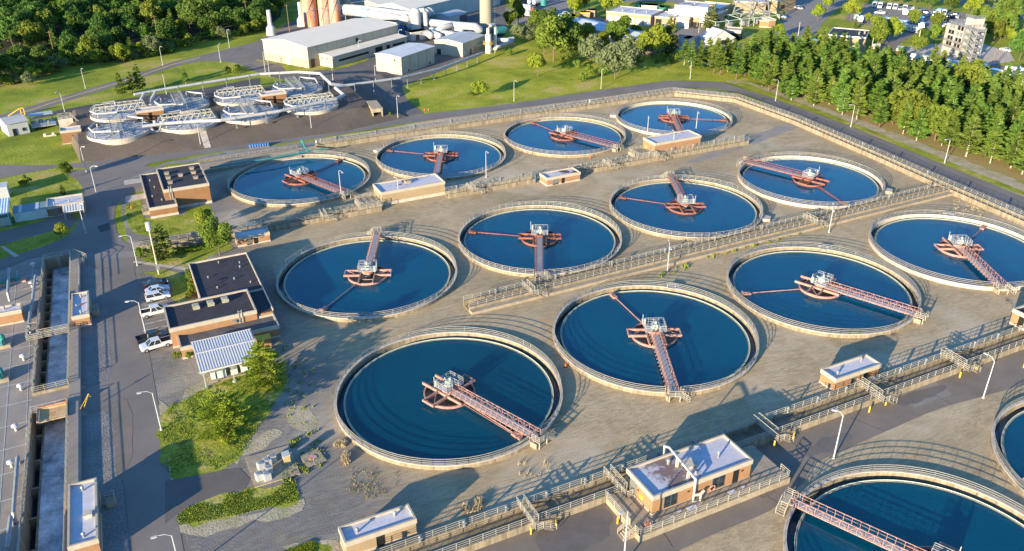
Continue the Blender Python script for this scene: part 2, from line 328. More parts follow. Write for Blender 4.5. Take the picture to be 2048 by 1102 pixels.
def sheet(name,poly,z,mt,holes=(),kind='structure'):
    pts=[Vector((p[0],p[1])) for p in poly]; loops=[list(range(len(pts)))]; 
    for h in holes:
        k=len(pts); pts+=[Vector((p[0],p[1])) for p in h]; loops.append(list(range(k,len(pts))))
    edges=[(l[i],l[(i+1)%len(l)]) for l in loops for i in range(len(l))]
    vo,eo,fo,_,_,_=delaunay_2d_cdt(pts,edges,[],0,1e-5)
    def ins(c,pl):
        r=False; j=len(pl)-1
        for i in range(len(pl)):
            a,b=pl[i],pl[j]
            if (a[1]>c[1])!=(b[1]>c[1]) and c[0]<(b[0]-a[0])*(c[1]-a[1])/(b[1]-a[1])+a[0]: r=not r
            j=i
        return r
    fs=[]
    for f in fo:
        c=sum((vo[i] for i in f),Vector((0,0)))/len(f)
        if ins(c,poly) and not any(ins(c,h) for h in holes):
            a=sum(vo[f[i]].cross(vo[f[(i+1)%len(f)]]) for i in range(len(f)))
            fs.append(f if a>0 else f[::-1])
    mb=MB(); mb.add([(p.x,p.y,z) for p in vo],fs); return struct(mb.build(name,mt),kind)
def rough(p,amp=.7,step=1.6):
    out=[]
    for i in range(len(p)):
        a,b=Vector(p[i][:2]),Vector(p[(i+1)%len(p)][:2]); k=max(1,min(60,int((b-a).length/step))); nn=Vector((-(b-a).y,(b-a).x)).normalized()
        for j in range(k):
            q=a.lerp(b,j/k); q=q+nn*noise.noise(Vector((q.x*.35,q.y*.35,3)))*amp*1.6+nn*noise.noise(Vector((q.x*1.1,q.y*1.1,7)))*amp*.7; out.append(tuple(q))
    return out
def smoothpoly(p,n=2):
    for _ in range(n):
        q=[]
        for i in range(len(p)):
            a,b=Vector(p[i]),Vector(p[(i+1)%len(p)]); q+=[tuple(a.lerp(b,.25)),tuple(a.lerp(b,.75))]
        p=q
    return p
def pxs(name,px,z,mt,sm=1,holes=()):
    P=[G(x,y,z)[:2] for x,y in px]
    P=smoothpoly(P,sm) if sm else P
    if name in('lawn','sandy_patch','meadow','sand_verge','pine_litter','grass_verge','gravel_verge','forest_floor','paved_lane','toned_patch'): P=rough(P,.9 if name in('sandy_patch','pine_litter','lawn') else .6)
    return sheet(name,P,z,mt,holes)
#==PARTS==
# ---------------------------------------------------------------- ground
TK={'A':(0,0),'B':(41.43,0),'C':(82.86,0),'D':(124.3,0),'K':(.7,47.19),'L':(42.13,47.19),'E':(83.56,47.19),'Fq':(125,47.19),
'J':(1.3,110.13),'I':(42.73,110.13),'H':(84.16,110.13),'Gq':(125.6,110.13),'M':(40.83,-63.52),'Nq':(82.26,-63.52)}
def circ(c,r,n=66): return [(c[0]+r*math.cos(2*math.pi*i/n),c[1]+r*math.sin(2*math.pi*i/n)) for i in range(n)]
HC=[circ(c,18.72) for c in TK.values()]
WX=lambda v: -58.62+.0262*(v+8)      # west trench, east rail line
def wq(x0,x1,v0,v1): return [(WX(v0)+x0,v0),(WX(v0)+x1,v0),(WX(v1)+x1,v1),(WX(v1)+x0,v1)]
TRN=[wq(-5.15,0,31,86.0),wq(-5.15,0,-70,24.6)]
sheet('ground',[(-900,-500),(1500,-500),(1500,1800),(-900,1800)],-.03,GR,HC+TRN)
sheet('yard',[(-43.6,-120),(240,-120),(240,-40),(168,5),(168,100),(163,128),(146,146),(85,147.5),(20,142.5),(-34,136),(-44,118),(-44.4,60)],-.02,YARD,HC)
sheet('apron',[(-120,-90),(-43.4,-120),(-43.0,79),(-46,86),(-58,96),(-70,92),(-120,80)],-.022,ASPB,TRN)
# west deck, road and junction
sheet('west_deck',[(-120,-80),(WX(-80)+3,-80),(WX(78)+2.6,79),(WX(86)+3,84),(WX(86)-2,88.5),(-64,89),(-72,84),(-90,78),(-120,70)],-.012,SLAB,TRN)
sheet('gravel_strip',[(WX(-60)+2,-60),(-51.3,-60),(-50.9,17),(-52.5,21),(WX(21)+2,21)],.012,ROCK)
sheet('gravel_strip',[(WX(29)+2,30),(-51.5,30),(-50.6,33),(-50.2,52),(-50.4,76),(-53,80),(WX(79)+2,80)],.012,ROCK)
sheet('road',smoothpoly([(-50.6,-90),(-44.8,-90),(-44.7,-10),(-44.2,30),(-44.0,70),(-43.5,78),(-43.2,84),(-40.5,87),(-30,86.5),(-14,85.2),(-14,83.6),(-36,82.2),(-42.2,77.8),(-42,84),(-46,92),(-46.2,108),(-44,118),(-36,128),(-30,133),(-32,139.5),(-50,146),(-58,146),(-54,140),(-52,128),(-53.2,112),(-55.5,100),(-60,95.5),(-68,92),(-95,86),(-120,80),(-120,72),(-90,79),(-72,85),(-64,90),(-56,89),(-52.5,82),(-50.5,76),(-50.3,52),(-50.8,30),(-57,29),(-57,23),(-51,20),(-50.8,0)],1),.004,ASP)
sheet('pavement_patch',[(-55.0,87.2),(-43.4,83.0),(-43.4,79.6),(-52.6,82.6)],.012,LOT)
sheet('pavement_patch',[(-50,101.5),(-47.3,102.6),(-47.3,97.8),(-49.6,97.2)],.012,PATCH)
pxs('road',[(-60,330),(0,330),(90,331),(180,324),(325,303.5),(420,293),(511,283),(547,275.5),(640,260),(737,245),(850,228),(1023,207),(1200,180),(1340,161),(1440,164),(1540,194),(1700,252),(1860,318),(2048,394),(2200,458),(2200,510),(2048,424),(1920,373),(1760,302),(1600,234),(1500,192),(1440,178),(1340,174),(1200,195),(1023,218),(787,250.5),(640,276),(511,295),(400,309),(300,326),(262,348),(235,352),(200,338),(120,334),(60,345),(0,357),(-60,368)],.014,ASP,0)
pxs('gravel_verge',[(250,362),(330,325),(470,301),(640,281),(800,254),(1024,222),(1200,198),(1340,176.5),(1440,181),(1480,190),(1400,186),(1340,183),(1200,204),(1024,233),(800,266),(640,290),(500,308),(400,322),(330,330),(300,345)],.008,mat('grey_gravel',(.30,.275,.24),1,.25,.3,.8,4,col2=(.19,.18,.165)),0)
pxs('pavement',[(500,1240),(880,1098),(1024,1069),(1214,1004),(1774,799),(2012,710),(2140,660),(2140,735),(2047,770),(1950,797),(1876,817),(1769,864),(1666,909),(1625,930),(1600,975),(1560,1005),(1535,1026),(1435,1064),(1340,1110),(1100,1250),(800,1350)],.004,ASPB,1)
pxs('pavement_patch',[(1360,330),(1462,283),(1530,262),(1580,243),(1606,252),(1560,268),(1500,292),(1420,318)],-.01,SLAB,0)
pxs('pavement_patch',[(1790,790),(1868,762),(1905,788),(1830,815)],.012,LOT,0)
pxs('paved_lane',[(620,700),(510,760),(430,850),(405,900),(420,960),(310,1010),(225,1102),(240,1102)],-.015,ROCK,1)
pxs('side_road',[(330,962),(395,950),(445,940),(480,936),(500,958),(490,978),(440,988),(390,1008),(352,1030),(330,1048)],.0085,mat('side_asphalt',(.16,.138,.12),.9,.14,.15,.25,8,col2=(.12,.105,.092)),0)
ASPD=mat('darker_asphalt',(.17,.14,.115),.7,.2,.3,.2,6,col2=(.12,.10,.085),spec=.5)  # darker asphalt tone for the pavement patches and joint lines
for i,q in enumerate(([(1060,1062),(1140,1032),(1205,1012),(1232,1048),(1180,1100),(1090,1112)],[(1600,905),(1640,880),(1690,862),(1710,872),(1660,900),(1620,918)],[(1780,800),(1850,775),(1900,768),(1880,790),(1810,815)],[(225,800),(262,790),(268,900),(240,980),(226,900)],[(1500,985),(1530,960),(1560,965),(1540,1000)])): pxs('toned_patch',q,.018+.001*i,ASPD if i!=3 else ASPB,2)
for i,q in enumerate(([(1480,292),(1530,283),(1560,292),(1520,306),(1490,302)],[(1960,215),(1990,225),(1975,232)],[(1240,640),(1290,620),(1270,650)],[(560,830),(610,800),(640,850),(600,870)])): pxs('sandy_patch',q,-.008,SAND,2)
MB_=MB()
for (x0,y0,x1,y1) in ((1285,1000,1345,1095),(1440,930,1560,1010),(1575,880,1640,925),(1700,835,1765,862),(1850,780,1905,810),(1180,1020,1440,935)):
    p,q=G(x0,y0),G(x1,y1); MB_.bar((p.x,p.y,.026),(q.x,q.y,.026),.09,.01)
struct(MB_.build('pavement_joints',ASPD))
# paths and slabs
pxs('path',[(265,525),(270,521),(385,536),(385,543)],.02,CONCL,0)
pxs('path',[(0,493),(8,492),(40,512),(28,514)],.02,CONCL,0)
pxs('path',[(251,393),(291,386),(291,397),(251,405)],.02,CONCL,0)
pxs('path',[(248,361),(290,355),(290,364),(248,370)],.02,CONCL,0)
sheet('path',[(-20,83.6),(-20,86.4),(-41,88.2),(-42,84.9)],.02,PATCH)
# lawns
pxs('lawn',[(258,400),(252,430),(258,460),(275,472),(312,474),(365,467),(405,460),(420,450),(425,425),(424,408),(372,416),(372,425),(356,432),(304,437),(288,435),(285,400),(290,382),(265,386),(262,392)],.006,GRL,1)
pxs('lawn',[(280,528),(330,533),(385,534),(430,508),(470,497),(462,490),(420,480),(350,495),(310,500),(285,512)],.006,GRL,1)
pxs('lawn',[(282,540),(385,545),(392,604),(372,606),(345,604),(338,560),(330,553),(285,549)],.006,GRL,1)
pxs('sandy_patch',[(385,770),(430,745),(500,745),(470,775),(420,800),(360,840),(345,815)],.003,SAND,1)
pxs('lawn',[(316,850),(345,805),(385,790),(420,770),(520,735),(575,745),(560,800),(520,850),(490,900),(470,925),(430,940),(395,960),(345,962),(322,930)],.006,GRL,1)
pxs('lawn',[(350,1020),(400,990),(470,985),(500,975),(540,975),(590,960),(600,1000),(560,1015),(470,1030),(400,1050),(360,1050)],.006,GRL,1)
pxs('lawn',[(560,1110),(620,1085),(660,1080),(670,1110)],.006,GRL,1)
pxs('sandy_patch',[(345,1062),(352,1030),(390,1045),(470,1032),(560,1012),(600,995),(615,1010),(560,1040),(450,1052),(400,1075)],.002,SAND,1)
pxs('sandy_patch',[(306,810),(330,790),(352,870),(375,960),(345,968),(318,945)],.002,SAND,1)
pxs('sandy_patch',[(560,1105),(600,1080),(680,1070),(680,1110)],.002,SAND,1)
pxs('sandy_patch',[(465,935),(480,900),(520,870),(560,850),(575,868),(540,890),(500,912)],.002,SAND,1)
sheet('lawn',smoothpoly([(-140,88),(-95,89),(-68,94),(-60,97.5),(-56.5,101),(-58,104),(-70,100),(-95,94),(-140,94)],1),.006,GRL)
sheet('lawn',smoothpoly([(-140,101),(-80,106),(-58,112),(-54,120),(-53.5,132),(-57,138),(-66,140),(-90,136),(-140,128)],1),.006,GRL)
sheet('apron',[(-140,90),(-95,90.5),(-72,96),(-60,99),(-57,101),(-54,108),(-56,114),(-80,107),(-140,102)],0,ASPB)
# upper left road and industrial yard
pxs('road',[(-60,252),(0,230),(65,211),(125,193),(225,163),(285,144),(345,124),(426,105),(511,84),(560,60),(620,40),(700,0),(720,0),(640,44),(560,120),(511,140),(470,126),(441,122),(400,122.7),(350,132.8),(285,155),(223,175),(125,205),(70,224),(0,252),(-60,275)],.004,ASP,0)
pxs('road',[(70,232),(120,220),(175,210),(300,190),(400,178),(520,155),(520,172),(400,200),(175,222),(120,228),(60,240)],.01,PATCH,0)
pxs('industrial_yard',[(480,100),(511,84),(700,-20),(1010,-20),(1012,60),(1000,88),(960,112),(870,148),(805,172),(815,200),(848,227),(740,246),(700,215),(690,200),(650,170),(600,160),(560,158),(500,140)],-.008,mat('industrial_asphalt',(.17,.15,.13),.95,.12,.08,.3,6,col2=(.115,.105,.10)),0)
pxs('road_line',[(0,239.6),(125,197.6),(225,168.5),(285,149.2),(345,128.2),(400,114),(400,115.2),(345,129.4),(285,150.4),(225,169.6),(125,198.9),(0,241)],.02,YELP,0)
pxs('lawn',[(575,116),(580,118),(618,134),(650,131),(665,134),(740,112),(735,121),(700,131),(665,140),(640,140),(600,146),(575,145),(560,128),(570,120)],.006,GRL,0)
pxs('lawn',[(512,118),(555,126),(552,128),(512,121)],.006,GRL,0)
# right-hand grass rise, sand verge and pine litter
pxs('meadow',[(1000,88),(1015,60),(1100,60),(1290,95),(1350,120),(1450,125),(1500,160),(1440,163),(1340,159),(1200,178),(1023,205),(850,226),(815,198),(803,174),(870,147),(960,112)],.006,MEAD,0)
pxs('sand_verge',[(1440,160),(1540,188),(1700,246),(1860,310),(2048,384),(2200,448),(2200,432),(2048,366),(1860,292),(1700,232),(1540,176),(1450,152)],.004,SAND,0)
pxs('pine_litter',[(1400,140),(1500,150),(1540,176),(1700,232),(1860,292),(2048,366),(2300,470),(2300,230),(2048,180),(1850,150),(1600,120),(1450,115)],.002,NEEDLE,0)
pxs('grass_verge',[(1470,168),(1540,190),(1700,249),(1860,314),(2048,389),(2200,453),(2200,447),(2048,383),(1860,307),(1700,243),(1540,184),(1480,162)],.010,GRL,0)
# distant pavements
LZ=[.012]
def px_lot(p,mt=LOT,z=.0,nm='car_park'): LZ[0]+=.008; pxs(nm,p,LZ[0]+z,mt,0)
px_lot([(1020,50),(1120,42),(1135,20),(1180,-5),(1060,-10),(1010,20)])
px_lot([(1130,40),(1180,30),(1215,38),(1212,60),(1150,50)])
px_lot([(1325,62),(1400,50),(1420,66),(1395,78),(1440,82),(1500,90),(1500,100),(1330,98)])
px_lot([(1540,66),(1600,10),(1610,-15),(1680,-15),(1710,-10),(1660,30),(1625,72),(1600,98),(1590,120),(1560,95),(1580,72)],nm='access_road')
px_lot([(1560,40),(1600,-10),(1650,-20),(1640,5),(1625,44),(1590,44)])
px_lot([(1690,40),(1705,18),(1730,5),(1800,10),(1900,22),(1990,35),(1960,62),(1880,75),(1820,62),(1720,48)])
px_lot([(1790,62),(1850,60),(1800,85),(1790,100),(1830,125),(1990,150),(2048,165),(2100,175),(2100,150),(2000,130),(1860,110),(1830,98),(1770,100),(1755,125),(1790,130),(1750,110),(1770,78)],mt=ASPB,nm='access_road')
px_lot([(1800,100),(1830,88),(1880,88),(1960,85),(2020,105),(2030,122),(1980,130),(1900,122),(1830,110)],mt=CONCL,nm='concrete_apron',z=.01)
px_lot([(1880,-5),(1960,2),(2048,30),(2048,38),(1960,12),(1880,3)],nm='access_road')
px_lot([(1990,55),(2048,78),(2048,70),(2000,48)],nm='access_road')
px_lot([(1230,5),(1300,2),(1360,5),(1450,-5),(1300,-15),(1200,-10)])
# embankment under the covered tanks
def embank():
    top=[(-52,160),(-35,159.2),(34,160),(38,166),(38,196),(30,202),(-52,200)]
    bot=[(-52.3,152.5),(-20,148.5),(24,146.5),(48,152),(46,198),(34,208),(-58,207)]
    n=7; mb=MB(); mb.add([(x,y,3) for x,y in top]+[(x,y,-.02) for x,y in bot],[tuple(range(n))]+[(n+j,n+(j+1)%n,(j+1)%n,j) for j in range(n)])
    return struct(mb.build('embankment',SOIL))
embank()
mb=MB(); a=Vector((-17.2,159.6,3.02)); b=Vector((-17.4,149.0,.15)); mb.quad(a+Vector((-1,0,.04)),b+Vector((-1,0,.04)),b+Vector((1.0,0,.04)),a+Vector((1,0,.04))); struct(mb.build('path',CONCL))
pxs('path',[(166,262),(174,261),(181,322),(171,324)],.03,CONCL,0)
# ---------------------------------------------------------------- circular tanks
def share(me_key,fn,mats,name,parent,smooth=False,rz=0,loc=(0,0,0)):
    if me_key not in SH: SH[me_key]=fn(); 
    v=SH[me_key]
    if isinstance(v,MB):
        o=v.build(name,mats,parent,smooth); SH[me_key]=o.data
    else:
        o=bpy.data.objects.new(name,v); COL.objects.link(o); o.parent=parent
    o.rotation_euler=(0,0,rz); o.location=loc; return o
SH={}
def t_wall():
    m=MB(); m.ring(18.68,18.98,-1.3,.74,96); m.m=1; m.ring(18.6,19.06,.742,.86,96); m.m=2
    m.ring(17.2,17.45,-1.2,.2,96); m.ring(17.452,18.678,-1.3,-.62,48); return m
def t_weir():
    m=MB(); m.ring(17.46,17.54,-.1,.30,96); return m
def t_rail():
    m=MB(); g=1.3/18.85; n=66; pts=[(18.85*math.cos(g+(2*math.pi-2*g)*i/n),18.85*math.sin(g+(2*math.pi-2*g)*i/n),.86) for i in range(n+1)]
    return m.rails(pts,1.07,1.8,.06,3)
def t_truss():
    m=MB()
    for y in (-.72,.72):
        m.bar((1.2,y,1.05),(19.4,y,1.05),.10,.18); m.bar((1.2,y,2.25),(19.4,y,2.25),.08); m.bar((1.2,y,1.7),(19.4,y,1.7),.04)
        N_=16
        for i in range(N_+1):
            x=1.2+18.2*i/N_; m.bar((x,y,1.05),(x,y,2.25),.06)
            if i<N_:
                x2=1.2+18.2*(i+1)/N_; z=(1.05,2.25) if i%2 else (2.25,1.05)
                if y>0: m.bar((x,y,z[0]),(x2,y,z[1]),.05)
            if i%1==0 and y<0: m.bar((x,y-.42,1.0),(x,y,1.8),.05); m.bar((x,y-.42,1.0),(x,y+1.44,1.0),.07)
    return m
def t_deck():
    m=MB(); m.box(1.0,19.6,-.62,.62,1.14,1.2); return m
def t_plat():
    m=MB(); m.box(-1.9,1.9,-2.3,-.9,1.95,2.05); m.box(-1.9,-.7,-.9,2.3,1.95,2.05); m.box(-.7,1.9,.9,2.3,1.95,2.05)
    return m
def t_platrail():
    m=MB(); m.rails([(1.9,-2.3,2.05),(-1.9,-2.3,2.05),(-1.9,2.3,2.05),(1.9,2.3,2.05),(1.9,.9,2.05)],1.1,1.2,.055,3); m.rails([(1.9,-2.3,2.05),(1.9,-.8,2.05)],1.1,1.2,.055,3); m.rails([(1.9,-.8,2.05),(.0,-.8,2.05),(0,.8,2.05),(1.9,.8,2.05)],1.1,1.2,.05,2)
    return m
def t_drive():
    m=MB(); m.cyl(0,0,-1,2.0,.55,16); m.cyl(0,0,2.0,2.35,.8,20); m.box(-.5,.6,-.45,.45,2.35,2.9); m.cyl(.2,.1,2.9,3.5,.22,12); m.bar((-1.3,-2.1,2),(-1.3,-2.1,4.1),.09); m.box(-1.5,-1.1,-1.9,-1.5,2.05,3.2); m.tube([(-.5,0,2.6),(-1.2,.2,2.7),(-1.4,1.2,2.4)],.12,8); return m
def t_well():
    m=MB(); m.ring(4.15,4.27,.02,.62,48); m.ring(4.1,4.36,.5,.64,48)
    return m
def t_beams():
    m=MB()
    for y in (-1.5,1.5): m.box(-4.9,4.4,y-.13,y+.13,.66,1.12)
    for x in (-1.1,1.1):
        for sy in (-1,1):
            a,b=sorted((sy*1.64,sy*4.9)); m.box(x-.13,x+.13,a,b,.66,1.12)
    for sy in (-1,1): m.box(-1.3,1.3,sy*4.9-.1,sy*4.9+.1,.7,1.08); m.bar((-1.1,sy*2,.95),(1.1,sy*4.6,.95),.1)
    for x in (-3,3): m.bar((x,-1.4,.9),(x,1.4,.9),.12)
    m.cyl(0,0,1.13,1.7,1.3,20)
    return m
def t_skum(): m=MB(); m.cyl(0,0,.10,.19,4.14,48); return m
def t_skim():
    m=MB(); m.tube([(4.3,0,.48),(15.6,0,.48)],.09,6); m.bar((4.3,-.35,.30),(15.6,-.1,.30),.07); m.box(15.2,17.1,-.45,.45,.22,.62); m.bar((16.9,-.5,.9),(16.9,.5,.9),.1); m.bar((15.6,.3,.5),(17.0,.3,1.0),.08); return m
def t_stair():
    m=MB(); m.box(19.1,20.6,-1.0,1.0,1.1,1.2); m.rails([(19.0,-.95,1.2),(20.6,-.95,1.2)],1.05,.75,.07,3); m.rails([(20.6,-.95,1.2),(20.6,1.0,1.2)],1.05,.9,.07,3)
    for i in range(5): z=1.2-.22*(i+1); m.box(19.4,20.6,1.0+.28*i,1.3+.28*i,z-.05,z)
    m.rails([(20.6,1.0,1.2),(20.6,2.5,0.1)],1.0,.7,.07,3); m.rails([(19.4,1.0,1.2),(19.4,2.5,0.1)],1.0,.7,.07,3)
    for x,y in ((19.4,-.9),(20.5,-.9),(20.5,.9)): m.box(x-.08,x+.08,y-.08,y+.08,0,1.1)
    m.m=1; m.box(18.9,20.2,-1.3,-1.02,0,.9); return m
def t_box():
    m=MB(); m.side([(0,0),(0,0),(0,0)],0,0) if False else None
    m.prism([(18.95,-1.6),(18.95,1.6),(20.9,1.0),(20.9,-1.0)],0,.72); m.m=1; m.box(18.3,19.2,-.8,.8,.87,.93); m.bar((18.3,-.8,.9),(18.3,-.8,1.8),.07); m.bar((18.3,.8,.9),(18.3,.8,1.8),.07); return m
def ang_to(c,px,z=.9):
    p=G(px[0],px[1],z); return math.atan2(p.y-c[1],p.x-c[0])
TDEF={ # bridge end px, skimmer px, outlet px, label, red
'A':((1080,877),(1054,884),None,'front-row tank nearest the grassy bank, its pink bridge pointing right','P'),
'B':((1350,792),(1235,600),(1345,571),'front-row tank whose pink bridge drops straight to its lower rim','P'),
'C':((1838,630),(1481,588),(1647,494),'tank with a long scum arm to the left and pink bridge to the right','P'),
'D':((2008,578),(1967,455),(1898,432),'pale-walled tank at the right edge beside the roadside channel','P'),
'K':((754,468),(640,625),None,'tank beside the long dark-roofed office with its bridge pointing away to the back rim','P'),
'L':((1080,640),(1010,470),None,'tank in the middle of the second row between four others','R'),
'E':((1340,350),(1236,394),(1534,434),'tank whose red bridge rises to the back rim with a scum arm on the left','R'),
'Fq':((1486,322),(1692,410),(1770,378),'right tank of the second row, red bridge running to its upper left rim','R'),
'J':((692,388),(686,318),(670,317),'leftmost tank of the far row beside the brown office building with roof hatches','R'),
'I':((873,352),(766,300),(757,298),'far-row tank directly behind the long tan pump house with the stained roof','R'),
'H':((1238,295),(1062,244),None,'far-row tank whose red bridge runs right towards the tan pump house','R'),
'Gq':((1365,272),(1458,241),(1229,228),'farthest tank, in the corner where the road bends, with a pale wall','R'),
'M':((1582,1000),(2100,1150),None,'nearest tank, cut by the bottom edge, with a pink bridge from its left rim','P'),
'Nq':((2300,900),(2042,962),None,'tank cut by the right edge with only its left rim showing','P')}
for k,c in TK.items():
    be,se,oe,lab,col=TDEF[k]; a=ang_to(c,be,1.2); RM=PINK if col=='P' else RED
    t=thing('settling_tank',lab,'settling tank',c,a,'round open settling tanks')
    pale=k in('D','Fq','Gq')
    share('wall'+('p' if pale else ''),t_wall,[CONCL if pale else CONCW,CONCL,CONC],'tank_wall',t)
    share('weir',t_weir,mat('weir_plate',(.50,.62,.48),.5,.1,1,0,3),'weir_plate',t,True)
    share('rail',t_rail,RAIL if not pale else RAILW,'railing',t)
    br=share('truss'+col,t_truss,RM,'bridge',t); share('deck',t_deck,GREYD,'walkway',br)
    share('stair',t_stair,[RAIL,CONC],'access_stair',t)
    pf=share('plat',t_plat,GREYD,'centre_platform',t); share('platrail',t_platrail,RAILW,'handrail',pf); pf.scale=(.82,.82,1)
    share('drive',t_drive,[GREENL],'drive_unit',t)
    fw=share('well'+col,t_well,RM,'feed_well',t); share('beams'+col,t_beams,RM,'beam_frame',fw); share('skum',t_skum,SKUM,'scum',fw)
    share('skim'+col,t_skim,RM,'scum_arm',t,rz=ang_to(c,se,.4)-a)
    if oe: share('box',t_box,[CONCL,GREYD],'outlet_box',t,rz=ang_to(c,oe,.8)-a)
    wo=MB().cyl(0,0,.05,.15,17.2,96) if 'w' not in SH else None
    if wo: o=wo.build('water',WAT); SH['w']=o.data
    else: o=bpy.data.objects.new('water',SH['w']); COL.objects.link(o)
    if k=='A': o.data=o.data.copy(); o.data.materials[0]=WATA; SH['w']=SH['w'] if SH['w'] is not o.data else o.data
    o.location=(c[0],c[1],0); struct(o)
    if 'l' not in SH: o=MB().ring(17.46,18.67,-.5,-.42,64).build('water',WATD); SH['l']=o.data
    else: o=bpy.data.objects.new('water',SH['l']); COL.objects.link(o)
    o.location=(c[0],c[1],0); struct(o)
# ---------------------------------------------------------------- channels
def offs(poly,d):
    P=[Vector(p[:2]) for p in poly]; out=[]
    for i,p in enumerate(P):
        ns=[]
        if i>0: t=(P[i]-P[i-1]).normalized(); ns.append(Vector((-t.y,t.x)))
        if i<len(P)-1: t=(P[i+1]-P[i]).normalized(); ns.append(Vector((-t.y,t.x)))
        n=sum(ns,Vector((0,0))).normalized(); k=d/max(.4,n.dot(ns[0])); out.append(p+n*k)
    return out
def strip(m,poly,d0,d1,z0,z1):
    a,b=offs(poly,d0),offs(poly,d1)
    for i in range(len(poly)-1):
        m.prism([a[i],a[i+1],b[i+1],b[i]] if d0>d1 else [b[i],b[i+1],a[i+1],a[i]],z0,z1)
CHM=mat('channel_floor',(.30,.25,.17),1,.25,.25,.4,3,col2=(.16,.13,.08))
def channel(label,poly,wd,h=1.2,floor=.25,group=None,cross=(),gates=8,ledge=0,grate=False,wmat=None):
    """poly = line of the near wall, channel extends wd to its left"""
    t=thing('effluent_channel',label,'channel',(poly[0][0],poly[0][1],0),0,group); o=Vector((poly[0][0],poly[0][1]))
    P=[(p[0]-o.x,p[1]-o.y) for p in poly]
    m=MB(); strip(m,P,0,.28,0,h-.003); strip(m,P,wd-.28,wd,0,h); m.build('channel_wall',wmat or CONCW,t)
    m=MB(); strip(m,P,.28,wd-.28,.02,floor); m.build('channel_floor',CHM,t)
    if ledge: m=MB(); strip(m,P,-ledge,-.001,0,h*.55); m.build('ledge',CONC,t)
    for d in (.14,wd-.14):
        q=offs(P,d); m=MB(); m.rails([(a.x,a.y,h) for a in q],1.07,1.9,.062,3); m.build('railing',RAIL,t)
    if grate: m=MB(); strip(m,P,.3,wd*.55,h-.12,h-.06); m.build('grating',mat('rusty_grating',(.36,.27,.17),.9,.3,2,0,6,col2=(.20,.13,.08)),t)
    # gate actuators along the wall
    L=[0]; 
    for a,b in zip(P,P[1:]): L.append(L[-1]+(Vector(b)-Vector(a)).length)
    def along(s):
        s=max(0,min(L[-1]-.01,s))
        for i in range(len(P)-1):
            if s<=L[i+1]: f=(s-L[i])/(L[i+1]-L[i]); a,b=Vector(P[i]),Vector(P[i+1]); tt=(b-a).normalized(); return a.lerp(b,f),tt
    for i in range(gates):
        p,tt=along(L[-1]*(i+.5)/gates); nn=Vector((-tt.y,tt.x)); p=p+nn*(wd-.45)
        m=MB(); m.box(p.x-.13,p.x+.13,p.y-.13,p.y+.13,h,h+.95); m.cyl(p.x,p.y,h+.95,h+1.25,.2,8); m.tube([(p.x-.3,p.y-.2,h+.8),(p.x+.3,p.y-.2,h+.8)],.08,6); m.build('gate_actuator',GALV,t)
    for s in cross:
        p,tt=along(s); nn=Vector((-tt.y,tt.x)); a=p-nn*1.6; b=p+nn*(wd+.5)
        def Z(v,z): return (v.x,v.y,z)
        m=MB(); A=a-tt*.55; B=a+tt*.55; C=b+tt*.55; D=b-tt*.55
        m.prism([A,B,C,D],h+.02,h+.10); m.m=1
        m.rails([Z(A,h+.1),Z(D,h+.1)],1.07,1.3,.08,3); m.rails([Z(B+nn*1.5,h+.1),Z(C,h+.1)],1.07,1.3,.08,3); m.rails([Z(A,h+.1),Z(B,h+.1)],1.07,1.1,.08,3)
        e=B+tt*1.9+nn*.1; m.rails([Z(A,h+.1),Z(A+tt*1.2,h+.1),Z(A+tt*3.1,.2)],1.0,1.0,.07,3); m.m=0
        for k in range(5): q=A+tt*(1.3+.35*k); m.prism([q,q+tt*.33,q+tt*.33+nn*.9,q+nn*.9],h-.05-.24*(k+1),h-.24*(k+1))
        m.build('footbridge',[CONC,RAIL],t)
    return t,along
ch,al=channel('wide concrete channel with footbridges between front tanks and lower lane',[(-26,-33.65),(112,-33.65)],3.8,1.2,.3,None,
   cross=[26+G(1045,1010,1.2).x,26+G(1222,952,1.2).x,26+G(1527,852,1.2).x,26+G(1740,782,1.2).x,26+G(1908,722,1.2).x],gates=22)
channel('long channel with rust-brown grating between the two middle rows of tanks',[(14,23.6),(153,24.4)],3.0,1.2,.2,None,cross=[14,G(1640,450,1.2).x-14],gates=10,grate=True,ledge=1.3)
G3='railed channels between the second and the far row of tanks'
channel('railed channel from the garden strip to the long tan pump house',[(-43,79.7),(14.5,79.7)],2.6,1.2,.25,G3,cross=[43+G(648,432,1.2).x],gates=7)
channel('railed channel between the long tan pump house and the small tan block',[(32.6,79.6),(58,79.6)],2.6,1.2,.25,G3,cross=[7],gates=4)
channel('railed channel from the small tan block to the pump house by the bend',[(69.5,79.4),(131,79.0)],2.6,1.2,.25,G3,cross=[12,28],gates=8)
channel('railed channel along the far roadside that bends round the corner tank',[(12,132.9),(142.5,132.9),(156.6,117),(157.3,88),(154.4,52),(151.5,24),(149.5,0),(147.5,-30),(145,-60)],2.9,1.3,.25,None,gates=26,ledge=0)
# odd gear at the west end of the roadside channel
t=thing('teal_pipework','teal pipe crossing the railed channel west end above the brown office','pipe',(12,131,0))
m=MB(); m.tube([(-32,-5,1.9),(-16,-5,1.9),(-4,-3.8,1.9),(1,-3.4,1.9),(1,-3.4,.2)],.22,8); m.tube([(-4,-4,1.9),(-4,1.5,1.9),(-4,2.5,3.0),(-4,4,3),(-4,4.6,.3)],.22,8); m.build('pipe',TEAL,t)
m=MB(); m.rails([(-34,2,1.2),(-6,2.4,1.2)],1.07,1.8,.075,3); m.box(-34,-6,-3.3,2.2,0,.8); m.build('wall',CONC,t)
